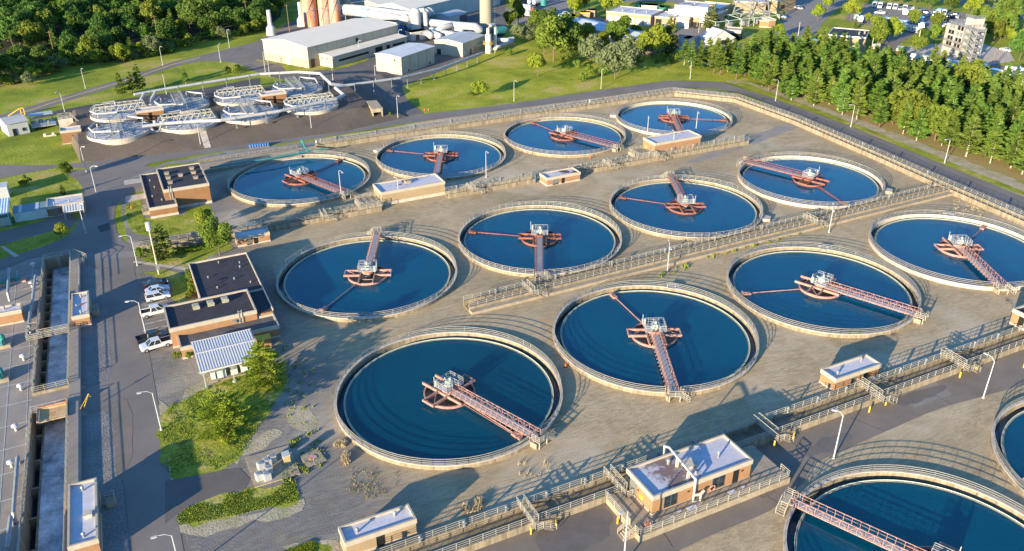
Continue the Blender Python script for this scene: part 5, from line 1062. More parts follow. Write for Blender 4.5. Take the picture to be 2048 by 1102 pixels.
# left-end small structures
def quadrect(f0,f1,bk,z):
    a,b,c=G(*f0,z),G(*f1,z),G(*bk,z); d=b-a; W=math.hypot(d.x,d.y); u=Vector((d.x,d.y))/W; n=Vector((-u.y,u.x)); D=(Vector((c.x,c.y))-Vector((a.x,a.y))).dot(n); return a,W,D,math.atan2(u.y,u.x)
def gable(name,lab,cat,f0,f1,bk,h,rise,axis='x',wm=PALEW,rm=METR,low=None,doors=(),panel=None,group=None,z0=0):
    a,W,D,rz=quadrect(f0,f1,bk,h); 
    if D<0: D=-D
    t=thing(name,lab,cat,(a.x,a.y,z0),rz,group); h-=z0
    m=MB()
    if axis=='x': 
        m.add([(0,0,0),(0,D,0),(0,D,h),(0,D/2,h+rise),(0,0,h),(W,0,0),(W,D,0),(W,D,h),(W,D/2,h+rise),(W,0,h)],[(0,4,3,2,1),(5,6,7,8,9),(0,5,9,4),(1,2,7,6)])
    else:
        m.add([(0,0,0),(W,0,0),(W,0,h),(W/2,0,h+rise),(0,0,h),(0,D,0),(W,D,0),(W,D,h),(W/2,D,h+rise),(0,D,h)],[(0,1,2,3,4),(5,9,8,7,6),(0,4,9,5),(1,6,7,2)])
    m.build('wall',wm,t)
    if low: 
        m=MB(); e=.05; m.box(-e,W+e,-e,D+e,0,h*.38); m.build('lower_wall',low,t)
    m=MB(); e=.35; th=.18
    if axis=='x':
        for y0,y1,za,zb in ((-e,D/2,h-rise*e/(D/2),h+rise),(D/2,D+e,h+rise,h-rise*e/(D/2))):
            m.add([(-e,y0,za),(W+e,y0,za),(W+e,y1,zb),(-e,y1,zb),(-e,y0,za+th),(W+e,y0,za+th),(W+e,y1,zb+th),(-e,y1,zb+th)],[(3,2,1,0),(4,5,6,7),(0,1,5,4),(1,2,6,5),(2,3,7,6),(3,0,4,7)])
    else:
        for x0,x1,za,zb in ((-e,W/2,h-rise*e/(W/2),h+rise),(W/2,W+e,h+rise,h-rise*e/(W/2))):
            m.add([(x0,-e,za),(x1,-e,zb),(x1,D+e,zb),(x0,D+e,za),(x0,-e,za+th),(x1,-e,zb+th),(x1,D+e,zb+th),(x0,D+e,za+th)],[(3,2,1,0),(4,5,6,7),(0,1,5,4),(1,2,6,5),(2,3,7,6),(3,0,4,7)])
    m.build('roof',rm,t)
    if panel: m=MB(); k=int(W/5); 
    if panel:
        for i in range(1,k): m.box(W*i/k-.08,W*i/k+.08,-.08,-.01,0,h-.1)
        m.build('wall_seam',GALV,t)
    for d in doors:
        s,pos,w_,z,hh=d[:5]; m=MB(); mt_=d[5] if len(d)>5 else DARK
        if s=='s': m.box(pos*W-w_/2,pos*W+w_/2,-.12,.0,z,z+hh)
        elif s=='w': m.box(-.12,0,pos*D-w_/2,pos*D+w_/2,z,z+hh)
        else: m.box(W,W+.12,pos*D-w_/2,pos*D+w_/2,z,z+hh)
        m.build(d[6] if len(d)>6 else 'door',mt_,t)
    return t,W,D
gable('small_shed','small white gabled shed with its door open at the left','shed',(12,249),(54,241),(37,230),4,.9,'x',WHT,WHP,None,[('s',.3,1.1,0,2.2),('s',.75,.9,1.0,1.0,GLASS,'window')])
t=thing('shelter','blue-shaded open equipment shelter behind the small white shed','shelter',(*G(66,262)[:2],0),.1); m=MB(); m.box(0,7,4,7.5,3.6,3.75); m.build('roof_sheet',ALU,t); m=MB()
for x,y in ((.3,4.2),(6.7,4.2),(.3,7.3),(6.7,7.3)): m.bar((x,y,0),(x,y,3.6),.15)
m.build('post',TEAL,t); m=MB(); m.box(0,7,0,7,.9,1.05); m.rails([(0,0,1.05),(7,0,1.05),(10,2,1.05)],1,1.2,.08,3); m.build('deck',ALU,t); m=MB()
for x,y in ((1,2),(3,2.5),(5,1.5)): m.cyl(x,y,1.05,2.6,.7,10)
m.build('pump_body',GALV,t); m=MB(); m.bar((0,0,0),(0,0,1),.1); m.bar((7,0,0),(7,0,1),.1); m.build('leg',TEAL,t)
t=thing('lift_rig','yellow lifting frame behind the small white shed','crane',(*G(30,232)[:2],0)); m=MB(); m.bar((-2,0,.3),(2,0,2.4),.3); m.bar((2,0,0),(2,0,2.4),.3); m.bar((3,0,0),(3,0,2.4),.3); m.bar((2,0,2.4),(3,0,2.4),.3); m.build('frame',YEL,t)
flat('valve_house','brown hut with a dark door left of the covered tanks','hut',0,5.7,0,3.9,4.2,0,org=(-56.6,172.6,0),wm=BRICKB,doors=[('s',3.4,.9,2.4,DARK)],plinth=.2)
t=thing('tank_platform','pale block with a railed top behind the brown hut on the left','platform',(*G(122,264)[:2],0),.05); m=MB(); m.box(0,4.2,0,3,0,4); m.build('block',CONCL,t); m=MB(); m.rails([(0,0,4),(4.2,0,4),(4.2,3,4),(0,3,4),(0,0,4)],1.1,1.2,.1,3); m.rails([(4.2,0,4),(7,-1.5,.5)],1,1.2,.08,2); m.build('railing',RAIL,t)
pxs('path',[(156,224),(170,221),(171,258),(168,292),(160,292),(158,262),(163,255),(155,240)],.03,CONCL,0)
t=thing('hose_reel','small cream reel lying on the lawn left of the brown hut','reel',G(100,272)); m=MB(); m.box(-1.8,1.8,-.5,.5,0,.4); m.cyl(-1.2,0,.4,1,.5,10); m.cyl(1.2,0,.4,1,.5,10); m.build('frame',CONCL,t)
# ---------------------------------------------------------------- hangar complex
t,W,D=gable('hangar','largest beige hangar with a pale gable end and low annex','hangar',(614,95),(795,50),(512,82),8.4,1.5,'x',PALEW,METR,PALEL,[('w',.45,2.2,0,4,ALU),('w',.62,.9,.2,2.2,DOORG),('s',.04,2.2,0,3.4,DOORB),('s',.52,1.4,5.6,1.6,DARK,'louvre')],panel=1)
t,W,D=gable('annex','low beige annex along the big hangar with dark openings and a strip window','annex',(664,114),(813,73),(634,107),4.4,.5,'x',PALEW,METR,None,[('s',.27,18,1.8,.8,DARK,'strip_window'),('s',.60,4.4,0,3.3,DARK),('s',.73,2.2,0,3,DARK),('s',.88,8,1.8,.9,DARK,'strip_window'),('w',.3,.6,3,.6,DARK,'vent'),('w',.6,.6,3,.6,DARK,'vent')])
gable('hangar','small beige hangar with grey roof in front of the annex','hangar',(802,115),(868,93),(759,105),6.9,.5,'x',PALEW,METG,None,[('s',.2,.6,.5,.8,DARK,'vent'),('s',.85,.6,.5,.8,DARK,'vent'),('w',.25,.8,5,.8,DOORB,'vent')],panel=1)
gable('hangar','white-roofed beige building before the tall concrete stack','hangar',(925,87),(969,71),(869,80),5.8,.9,'x',PALEW,WHP,None,[('s',.1,1.6,.4,2,ALU),('s',.35,1,0,2.3,DOORB),('w',.85,2,0,2.4,GLASS)])
flat('kiosk','small tan kiosk beside the white scrubber column','hut',0,7,0,4,3.2,.0,org=(*G(948,106)[:2],0),rz=rz if False else vdir((948,106),(968,100)),wm=TANW,rm=METR,doors=[('w',2,1,2.2,DOORB)])
gable('hangar','white outbuilding with a shaded blue wall behind the pipework','shed',(899,33.5),(932,24.5),(867,29),5.5,.8,'x',WHT,WHP,None,[('s',.82,6,0,4.6,TARG),('w',.5,1.2,1.5,1,DOORB,'window')])
gable('warehouse','long beige warehouse across the top with a shaded green-grey side','warehouse',(819,19.5),(1000,-24),(752,11),9,2,'x',mat('grey_green_wall',(.42,.46,.42),.8,.05,.2,0,3),METR)
gable('warehouse','second beige warehouse roof at the top left of the long one','warehouse',(765,13),(870,-14),(700,8),8,2,'x',PALEW,METR)
# silos
for i,(x,w_) in enumerate([(622,30),(637,0),(653,26),(672,24),(684,0)]):
    if not w_: continue
    p=G(x,52,0); d=(p-CP).length; r=w_/F*d/2*.92
    t=thing("silo",{0:"rust-streaked silo at the left of the row",2:"rust-streaked silo in the middle of the row",3:"rust-streaked silo at the right of the row"}[i],'silo',p,0,'tall rusty silos behind the hangar'); m=MB(); m.cyl(0,0,0,26,r,28); m.build('shell',RUST,t); m=MB(); m.ring(r,r+.3,8,8.3,24); m.ring(r,r+.3,16,16.3,24); m.cyl(0,0,26,27.5,r,24,r*.2); m.build('rim_band',GALV,t)
    m=MB(); m.rails([(r*1.03*math.cos(3.6+k*.18),r*1.03*math.sin(3.6+k*.18),2+1.3*k) for k in range(15)],1,1.5,.1,2); m.build('stair',GALV,t)
for i,(x,y) in enumerate([(697,46),(646,50)]):
    p=G(x,y); t=thing('silo','slim grey silo '+('at the right end of the rusty row' if i==0 else 'between the two left rusty silos'),'silo',p,0,'tall rusty silos behind the hangar'); m=MB(); m.cyl(0,0,0,24,2.0,20); m.build('shell',STACK,t); m=MB(); m.cyl(0,0,24,25,2,20,.4); m.build('cap',GALV,t)
t=thing('chimney_stack','tall cylindrical concrete stack with a ladder, cut by the top edge','chimney',G(973,69)); m=MB(); m.cyl(0,0,0,42,3.1,32,2.7); m.build('shaft',STACK,t); m=MB(); m.rails([(3.2,-1.0,0),(3.0,-1.0,40)],1,2,.1,2); 
for k in range(40): m.box(2.9,4.1,-1.6,-.6,k,k+.12)
m.build('ladder',GALV,t)
for i,(x,y,h) in enumerate([(543,70,9.5),(604,52,9.5)]):
    t=thing('vent_stack','white flared vent stack '+('left of' if i==0 else 'right of')+' the pair behind the hangar','stack',G(x,y),0,'white vent stacks'); m=MB(); m.cyl(0,0,0,3.2,2.3,18,2.1); m.cyl(0,0,3.2,4.6,2.1,18,1.1); m.build('base',WHT,t); m=MB(); m.cyl(0,0,4.6,h+2,1.05,16,.95); m.build('flue',WHT,t)
# pipework field
def bp(lab,pts,r,mt=WHP,rings=0):
    W=[G(x,y,z) for x,y,z in pts]; o=W[0]; t=thing('process_duct',lab,'duct',(o.x,o.y,0)); L=[(p.x-o.x,p.y-o.y,p.z) for p in W]; m=MB(); m.tube(L,r,14); m.build('duct',mt,t,True)
    if rings:
        for i in range(rings):
            f=(i+.5)/rings; a,b=Vector(L[0]),Vector(L[-1]); p=a.lerp(b,f); d=(b-a).normalized()*.25; m=MB(); m.tube([p-d,p+d],r+.15,14); m.build('stiffener',WHT,t)
    for p in L[::2]: m=MB(); m.bar((p[0],p[1],0),(p[0],p[1],p[2]-r*.8),.4); m.build('support',GALV,t)
bp('upper of the large white ducts right of the silos',[(688,17,8),(740,21,8),(800,30,8),(845,32,8)],2.2); bp('lower of the large white ducts right of the silos',[(690,22,7),(740,27,7),(800,38,7)],2.0)
t=bp('blue-grey joint section on the large white ducts',[(724,25,7.05),(741,27,7.05)],2.25,mat('blue_grey_joint',(.30,.42,.58),.5,.06,.5,0,3))
bp('fat ribbed white duct slanting above the pipework',[(805,41,7),(830,33,7),(862,24.5,7)],2.4,WHP,7)
bp('white duct looping down beside the round vessel',[(795,47,5),(815,47,5),(820,50,5),(822,62,2)],1.3)
bp('long white duct running right to the tall stack',[(845,44,5.5),(870,46,5.5),(905,50,5.5),(950,53,5.5),(958,60,4),(960,68,1)],1.7); bp('shorter white duct joining the long duct from below',[(876,62,3.5),(882,56,4.5),(905,51,5.5)],1.5)
for i,(x,y,x2,y2) in enumerate([(855,58,868,62),(885,68,915,74),(900,60,925,66),(866,66,880,74),(852,64,862,72)]):
    bp(['white horizontal drum behind the block','large white drum left of the white-roofed building','white drum behind the large one','short white drum near the blue fan','small white drum beside the round vessel'][i],[(x,y,2.5),(x2,y2,2.5)],[1.5,2.1,1.6,1.6,1.5][i])
t=thing('pressure_vessel','tall white domed vessel in the pipework','vessel',G(833,72)); m=MB(); m.cyl(0,0,2,11.5,2.3,20); m.build('shell',WHT,t,False); m=MB(); m.sphere((0,0,11.5),2.3,18,10,.6); m.build('dome',WHT,t,True); m=MB(); m.tube([(1.5,-.5,11.6),(3.5,-1,11.8),(4.6,-1,10.5),(4.6,-1,1)],1.0,10); m.build('downpipe',WHP,t)
flat('plant_block','white block with a flat beige roof under the domed vessel','building',0,9,0,5,4,0,org=(*G(823,83)[:2],0),rz=.2,wm=WHT,rm=METR,fas=0,doors=[('s',3.4,1.8,2.6,TARG)])
t=thing('fan_housing','blue fan casing among the white drums','fan',G(873,76)); m=MB(); m.tube([(0,-.6,2.5),(0,.6,2.5)],2.3,16); m.build('casing',BLUP,t); m=MB(); m.box(-1.4,1.4,-.9,.9,0,1.5); m.build('base',BLUP,t)
t=thing('fan_housing','blue machinery half hidden behind the hangar corner','fan',G(806,70)); m=MB(); m.tube([(0,-.8,2.8),(0,.8,2.8)],2.2,14); m.build('casing',BLUP,t); m=MB(); m.box(-3,2,1,3,0,3.4); m.build('base',GALV,t)
t=thing('scrubber_column','white scrubber column with a yellow side platform at the grass edge','column',G(977,106)); m=MB(); m.cyl(0,0,0,8,1.35,18); m.build('shell',WHT,t); m=MB(); m.tube([(0,0,8),(0,0,10.4),(1,0,11.6),(3.0,1,11.6),(4,1.5,10.5),(4,1.5,2.5),(5,1,1.8),(14,6.5,1.8)],.75,10); m.build('duct',WHP,t); m=MB(); m.ring(1.4,2.4,4,4.12,16); m.rails([(2.35*math.cos(a*.63),2.35*math.sin(a*.63),4.1) for a in range(11)],1,1.2,.1,2); m.build('platform',YEL,t)
bp('white duct turning back along the grass beside the scrubber',[(988,80,2),(1014,80,2),(1024,84,2),(1000,92,2),(990,98,2)],.8)
t=thing('storage_tank','teal horizontal tank behind the scrubber','tank',G(998,72)); m=MB(); m.tube([(-2,0,2.2),(3,1.4,2.2)],2,14); m.build('shell',TEAL,t); m=MB(); m.sphere((3.2,1.5,2.2),1.9,12,8,1); m.build('end_cap',ALU,t)
for i,(x0,y0,x1,y1) in enumerate([(845,50,905,57),(905,57,955,60)]):
    t=thing('cooler_rack','long green pipe rack '+('left' if i==0 else 'right')+' section under the duct','rack',(*G(x0,y0)[:2],0)); d=G(x1,y1)-G(x0,y0); m=MB(); m.bar((0,0,2.5),(d.x,d.y,2.5),2.2,.6); m.build('tray',TEAL,t); m=MB()
    for f in (.1,.5,.9): m.bar((d.x*f,d.y*f,0),(d.x*f,d.y*f,2.4),.25)
    m.build('leg',TEAL,t)
t=thing('satellite_shelter','pale round-topped tank near the meadow edge','tank',G(1020,84)); m=MB(); m.tube([(-2,0,1),(2,.6,1)],1.1,12); m.build('shell',WHT,t); m=MB(); m.box(-1.5,1.5,-.5,.9,0,.3); m.build('base',CONC,t)
# ---------------------------------------------------------------- distant right-hand buildings
gable('workshop','long blue-white workshop with a grey metal roof behind the trees','workshop',(1132,45),(1288,84),(1160,34),6,1.3,'x',mat('blue_white_wall',(.42,.48,.54),.6,.06,.3,0,3),mat('blue_grey_roof',(.50,.54,.60),.5,.08,.3,0,3),PALEL)
def bx(name,lab,f0,f1,bk,h,wm=TANW,rm=WROOF,cat='building',**k):
    a,W,D,rz=quadrect(f0,f1,bk,h); D=abs(D); return flat(name,lab,cat,0,W,0,D,h,0,org=(a.x,a.y,0),rz=rz,wm=wm,rm=rm,**k),W,D
a,W,D,rz=quadrect((1213,21.5),(1302,30.5),(1237,11),5.5,)
t,W,D=bx('garage_block','tan garage block with six white roller doors','dummy' and (1213,21.5),(1302,30.5),(1237,11),5.5,fas=.4,doors=[('s',W*(.09+.165*i),W*.115,3.4,WHT) for i in range(6)],vents=[(W*.3,4,.6,1.5),(W*.55,5,.6,1.5),(W*.8,6,.6,1.5)]) if False else bx('garage_block','tan garage block with six white roller doors',(1213,21.5),(1302,30.5),(1237,11),5.5,fas=.4,doors=[('s',W*(.09+.165*i),W*.115,3.4,WHT) for i in range(6)],vents=[(W*.3,4,.6,1.5),(W*.55,5,.6,1.5),(W*.8,6,.6,1.5)])
bx('workshop','tan workshop wing left of the white door',(1310,32),(1348,35),(1330,22),4.8,fas=.4,doors=[('s',2,3,3.4,DARK),('s',16,2.2,3.4,WHT)],vents=[(10,8,.6,1.4)])
bx('workshop','tan workshop wing with a white double door',(1349,33.5),(1379,36),(1365,20),4.8,fas=.4,doors=[('s',3.5,3.6,4,WHT),('s',10.5,1.8,3,DARK)],vents=[(7,8,.6,1.4)])
bx('workshop','tan workshop wing right of the courtyard',(1384,32),(1430,34),(1395,22),5,fas=.4,vents=[(7,8,.6,1.4)])
bx('office_block','white upper block with a flat grey roof and wide windows',(1350,9),(1416,15),(1372,1),9.5,wm=WHT,rm=SROOF,fas=.2,wins=[('s',22,6,4.4,2.2,DARK),('e',5,4,4,3,DARK),('e',14,4,4,3,DARK)],vents=[(8,6,.7,1.5)],hatches=[(17,7,1.2,CONC)])
bx('office_block','lower white block beside the upper white one',(1337,18),(1388,23),(1350,13),6.5,wm=WHT,rm=WROOF,fas=.2,vents=[(20,3,.6,1.5)])
bx('office_wing','grey-walled wing running back right of the white blocks',(1428,31.5),(1456,19),(1418,29),5.0,wm=CONC,rm=WROOF,fas=.4,wins=[('s',8,4,1.2,2,DARK),('s',18,3,1.2,2,DARK)])
bx('office_wing','tan wing in shade behind the white blocks',(1440,17),(1462,7),(1400,6),5.5,wm=TANW,rm=METG,fas=.4)
bx('office_building','tan office at the top edge beside the lattice tower',(1470,2),(1533,4),(1480,-12),6,fas=.5); bx('office_building','tan office wing right of the lattice tower',(1534,-2),(1556,1),(1545,-14),6.5,fas=.5,wins=[('e',6,4,1.5,2,DARK)])
bx('office_building','tan office end near the car park with a dark doorway',(1562,-7),(1586,-10),(1570,-16),6,fas=.5)
gable('marquee','white marquee tent with a striped roof behind the pines','tent',(1421,80),(1469,75),(1450,68),2.6,3.6,'y',WHT,WHT,None,[('s',.62,5,0,2,DARK,'opening')])
bx('filling_canopy','flat pinkish canopy roof beside the marquee',(1448,58.5),(1482,61),(1456,53),4.5,wm=DARK,rm=mat('pink_roof',(.55,.38,.30),.8,.15,.5,0,3),fas=1.0,plinth=0)
bx('open_shed','brown-roofed open shed behind the dark spruce',(1313,75),(1340,78),(1330,66),3.2,wm=DARK,rm=BRICKB,fas=.15,par=0,plinth=0)
bx('container','white container beside the dark spruce',(1363,76),(1377,78),(1370,70),3,wm=WHT,rm=WHT,fas=0,plinth=0)
bx('container','pale container behind the twin trees',(1413,56),(1428,58),(1420,51),3,wm=ALU,rm=ALU,fas=0,plinth=0)
bx('kiosk','small brown kiosk at the end of the car park, left of two',(1520,40),(1538,41),(1527,36),3.4,wm=BRICK,rm=METG,fas=.2); bx('kiosk','brown kiosk with a white roof at the end of the car park',(1540,39),(1552,38),(1533,34),4,wm=BRICK,rm=WROOF,fas=.4)
bx('brick_store','tan windowless store with a panelled dark roof among the trees',(1657,68),(1732,74.5),(1675,55),6.6,wm=TANW,rm=TAR,fas=.35,vents=[(12,6,.6,1.4),(14,9,.7,1.6)],fm=WHT)
bx('crate_stack','low beige container row in the truck yard, front',(1134,33),(1152,33),(1140,28),3,rm=YEL,wm=TANW,fas=0,plinth=0); bx('crate_stack','beige container row in the truck yard, middle',(1161,25),(1180,25),(1166,22),3,rm=YEL,wm=TANW,fas=0,plinth=0); bx('crate_stack','beige container in the truck yard, rear',(1173,20),(1190,21),(1180,17),3.4,rm=TANW,wm=TANW,fas=0,plinth=0)
gable('small_shed','beige barn-shaped shed between car park rows','shed',(1824,21.5),(1832,22),(1828,16),2.6,1,'y',PALEW,METR)
bx('bus','teal bus behind the garage block',(1321,15),(1331,15),(1330,10),3,wm=TEAL,rm=TEAL,fas=0,plinth=.1,wins=[('s',3,2.5,1.4,1,GLASS)],cat='bus'); bx('container','cream container row behind the garage block',(1283,10),(1314,12),(1290,6),2.8,wm=WHT,rm=METR,fas=0,plinth=0)
bx('container','green container behind the garage block',(1273,7),(1281,8),(1276,4),2.8,wm=TEAL,rm=TEAL,fas=0,plinth=0)
t=thing('storage_tank','white propane tank lying on stands near the brown store','tank',G(1752,97)); m=MB(); m.tube([(-1.8,0,1.2),(1.8,.4,1.2)],1.0,12); m.build('shell',WHT,t); m=MB(); m.box(-1.4,-1,-.5,.5,0,.6); m.box(1,1.4,-.4,.6,0,.6); m.build('stand',CONC,t)
bx('step_bench','long white ramp strips before the tan store',(1692,97),(1728,100),(1694,95),.8,wm=WHT,rm=WHT,fas=0,plinth=0)
# fire training tower
fz=17.5
a,W,D,rz=quadrect((1894-6,107),(1918,119),(1906,103),0); 
t=thing('training_tower','white five-storey concrete training tower with outside steel stairs','tower',G(1883,107),vdir((1883,107),(1918,119)))
pa=G(1883,107); pb=G(1918,119); W=(pb-pa).length; pc=G(1957,117); 
TW=mat('tower_concrete',(.40,.36,.33),.85,.06,.3,0,3)
H=HT(1918,119,56); D=9
m=MB(); m.box(0,W,0,D,0,H); m.box(W*.55,W*.98,3,D-1,H,H+3.4); m.build('shaft',TW,t)
m=MB(); m.rails([(0,0,H),(W,0,H),(W,D,H),(0,D,H),(0,0,H)],1.2,1.5,.1,3); m.rails([(W*.5,3,H+3.4),(W*.98,3,H+3.4),(W*.98,D-1,H+3.4)],1.2,1.5,.1,3); m.build('roof_railing',GALV,t)
for i in range(5):
    z=1.2+i*(H-1)/5
    for x in (.18,.34,.62,.8):
        if i==0: continue
        m=MB(); m.box(W*x-.7,W*x+.7,-.12,0,z+.6,z+2.2); m.build('window',DARK if (i in(1,2) or random.random()<.3) else GALV,t)
    m=MB(); m.box(-.1,W+.1,-.2,0,z,z+.25); m.build('floor_band',TW,t)
    if i in (1,2):
        m=MB(); m.box(.4,W*.45,-.9,0,z,z+.12); m.rails([(.4,-.9,z),(W*.45,-.9,z)],1,1,.1,3); m.build('balcony',GALV,t); m=MB(); m.box(W*.52,W-.3,-.9,0,z,z+.12); m.rails([(W*.52,-.9,z),(W-.3,-.9,z)],1,1,.1,3); m.build('balcony',GALV,t)
for x in (0,W*.5,W): m=MB(); m.bar((x,-.3,0),(x,-.3,H),.45); m.build('column',TW,t)
SW=7.5
for i in range(6):
    z=i*(H)/5; m=MB(); 
    if i>0: m.box(W+.2,W+SW,-.8,3.0,z-.15,z+.05); m.rails([(W+.2,-.8,z),(W+SW,-.8,z),(W+SW,3,z)],1.1,1.3,.12,3)
    if i<5: zz=H/5; m.bar((W+SW-1,-.4,z),(W+1.5,-.4,z+zz),.35) ; m.bar((W+SW-1,2.6,z),(W+1.5,2.6,z+zz),.3); m.bar((W+SW-1,-.4,z+1),(W+1.5,-.4,z+zz+1),.1)
    m.build('stair_flight',GALV,t)
for x,y in ((W+.3,-.8),(W+SW,-.8),(W+SW,3),(W+3.6,-.8),(W+.3,3)): m=MB(); m.bar((x,y,0),(x,y,H+1.2),.35); m.build('stair_post',GALV,t)
# lattice pylon
t=thing('transmission_tower','grey steel lattice tower beside the tan offices','pylon',G(1500,46)); m=MB(); b=7
for s in ((-1,-1),(1,-1),(1,1),(-1,1)): m.bar((s[0]*b,s[1]*b,0),(s[0]*2,s[1]*2,30),.45)
for k in range(6):
    z0,z1=5*k,5*(k+1); r0=b-(b-2)*z0/30; r1=b-(b-2)*z1/30
    for s,q in (((-1,-1),(1,-1)),((1,-1),(1,1)),((1,1),(-1,1)),((-1,1),(-1,-1))):
        m.bar((s[0]*r0,s[1]*r0,z0),(q[0]*r1,q[1]*r1,z1),.22); m.bar((q[0]*r0,q[1]*r0,z0),(s[0]*r1,s[1]*r1,z1),.22); m.bar((s[0]*r1,s[1]*r1,z1),(q[0]*r1,q[1]*r1,z1),.2)
m.build('lattice',GALV,t)
t=thing('substation','low steel substation frames below the lattice tower','substation',(*G(1490,50)[:2],0)); m=MB()
for i in range(6):
    x=-22+8*i; m.bar((x,-4,0),(x,-4,4),.25); m.bar((x,6,0),(x,6,4.5),.25); m.bar((x,-4,4),(x,6,4.5),.2)
m.bar((-22,-4,4),(18,-4,4),.25); m.bar((-22,6,4.5),(18,6,4.5),.25); m.build('frame',mat('pale_green_steel2',(.42,.50,.42),.6,.08,1,0,3),t); m=MB()
for i in range(4): m.box(-20+9*i,-17+9*i,-1,2,0,2.2)
m.build('transformer',GALV,t)
#==P4==
# ---------------------------------------------------------------- vegetation
rnd=random.Random(11)
def leafquad(m,c,nrm,sx,sy,roll):
    nrm=nrm.normalized(); up=Vector((0,0,1)) if abs(nrm.z)<.9 else Vector((1,0,0))
    a=nrm.cross(up).normalized(); b=a.cross(nrm); cr,sr=math.cos(roll),math.sin(roll); u=(a*cr+b*sr)*sx; v=(b*cr-a*sr)*sy
    k=len(m.v); m.v+=[tuple(c-u-v*.3),tuple(c-v),tuple(c+u*1.0-v*.1),tuple(c+v)]; m.f.append((k,k+1,k+2,k+3)); m.mi.append(0)
def rdir(r): 
    z=r.uniform(-1,1); t=r.uniform(0,6.283); s=math.sqrt(1-z*z); return Vector((s*math.cos(t),s*math.sin(t),z))
def broad(seed,H,Rc,n,ls,lobes=16,base=.22,flat_=.85):
    r=random.Random(seed); cz=H*(base+(1-base)/2); hz=H*(1-base)/2; L=[]
    for i in range(lobes):
        d=rdir(r); q=r.uniform(.35,.78); L.append((Vector((d.x*Rc*q,d.y*Rc*q,cz+d.z*hz*q*flat_)),Rc*r.uniform(.28,.46)))
    m=MB()
    for i in range(n):
        c,rad=L[r.randrange(lobes)]; d=rdir(r); 
        if d.z<-.3 and r.random()<.6: d.z=-d.z
        p=c+d*rad*r.uniform(.72,1.08); nr=(d*.9+rdir(r)*.75); s=ls*r.uniform(.6,1.35); leafquad(m,p,nr,s,s*.7,r.uniform(0,6.28))
    t=MB(); t.tube([(0,0,-.2),(r.uniform(-.2,.2),r.uniform(-.2,.2),H*base),(r.uniform(-.3,.3),r.uniform(-.3,.3),H*.7)],H*.022,7,True,H*.006)
    for i in range(6):
        c,rad=L[i]; t.tube([(0,0,H*(base*.8+.05*i)),tuple(c)],H*.008,5,True,H*.003)
    return m,t
def pine(seed,H,Rc,n,ls,base=.12,wid=.75):
    r=random.Random(seed); m=MB(); t=MB(); t.tube([(0,0,-.2),(r.uniform(-.2,.2),r.uniform(-.2,.2),H*.5),(0,0,H*.97)],H*.017,6,True,.03)
    z=H*base; br=[]
    while z<H*.97:
        f=(z-H*base)/(H*(1-base)); Lr=Rc*(1-f)**wid*(1.0 if f>.12 else .75)+.15
        for k in range(r.choice((4,5,6))):
            a=r.uniform(0,6.283); ln=Lr*r.uniform(.6,1.15); br.append((z,a,ln,f)); 
        z+=H*r.uniform(.03,.05)
    tot=sum(b[2] for b in br)
    for z,a,ln,f in br:
        tip=Vector((math.cos(a)*ln,math.sin(a)*ln,z+ln*r.uniform(-.05,.28))); b0=Vector((0,0,z)); 
        if ln>1: t.tube([tuple(b0),tuple(b0.lerp(tip,.8))],.045,3,False,.02)
        k=max(3,int(n*ln/tot))
        for i in range(k):
            q=r.random()**.65; p=b0.lerp(tip,q); side=Vector((-math.sin(a),math.cos(a),0)); w=ln*.34*(1.15-q); p=p+side*r.uniform(-w,w)+Vector((0,0,r.uniform(-.12,.22)*ls*2))
            d=(tip-b0).normalized()+side*r.uniform(-.9,.9)+Vector((0,0,r.uniform(.1,.9))); nr=Vector((r.uniform(-.6,.6),r.uniform(-.6,.6),1))+Vector((math.cos(a),math.sin(a),0))*.8
            s=ls*r.uniform(.7,1.3); d.normalize(); x=d.cross(nr.normalized()).normalized()
            kk=len(m.v); m.v+=[tuple(p-d*s*.6),tuple(p+x*s*.25),tuple(p+d*s*1.25),tuple(p-x*s*.25)]; m.f.append((kk,kk+1,kk+2,kk+3)); m.mi.append(0)
    return m,t
PT={}
def proto(key,mb,leaf,bark):
    m,t=mb; a=bpy.data.meshes.new(key+'_crown'); a.from_pydata(m.v,[],m.f); a.materials.append(leaf); b=bpy.data.meshes.new(key+'_trunk'); b.from_pydata(t.v,[],t.f); b.materials.append(bark); PT[key]=(a,b)
for i in range(5): proto('fb%d'%i,broad(20+i,14,5.6+.4*(i%3),2600,.50,18,.15),LF_D if i!=3 else LF_M,BARK)
for i in range(3): proto('mb%d'%i,broad(40+i,10,4.2,2600,.36,14,.16),LF_M,BARK)
for i in range(2): proto('bb%d'%i,broad(50+i,8,3.4,2400,.28,12,.14),LF_B,BARK)
for i in range(2): proto('ob%d'%i,broad(60+i,9,5.0,2600,.34,15,.05,.9),LF_O,BARK)
for i in range(2): proto('sh%d'%i,broad(70+i,3,2.0,700,.22,9,.0),LF_M,BARK)
for i in range(5): proto('pn%d'%i,pine(80+i,12,3.3,3200,.46,.10+.05*(i%3),.9),LF_P,BARKP if i%2 else BARK)
for i in range(2): proto('sp%d'%i,pine(95+i,10,2.8,2600,.40,.05,.8),mat('dark_spruce',(.09,.13,.03),.9,.3,.5,0,3,col2=(.15,.18,.04),spec=.1),BARK)
proto('nt',broad(101,9,4.0,6500,.22,20,.18),LF_M,BARK); proto('nc',pine(102,8,3.3,6500,.30,.04,.7),mat('olive_conifer',(.20,.24,.05),.9,.3,.6,0,3,col2=(.11,.15,.03),spec=.1),BARK)
proto('ny',pine(103,7.5,5.2,11000,.26,.02,.45),LF_B,BARK); proto('ny2',pine(104,8,4.0,9000,.26,.03,.5),LF_B,BARK)
KN={'f':'broadleaf_tree','m':'broadleaf_tree','b':'young_tree','o':'silver_leaved_tree','s':'shrub','p':'pine_tree','n':'broadleaf_tree'}
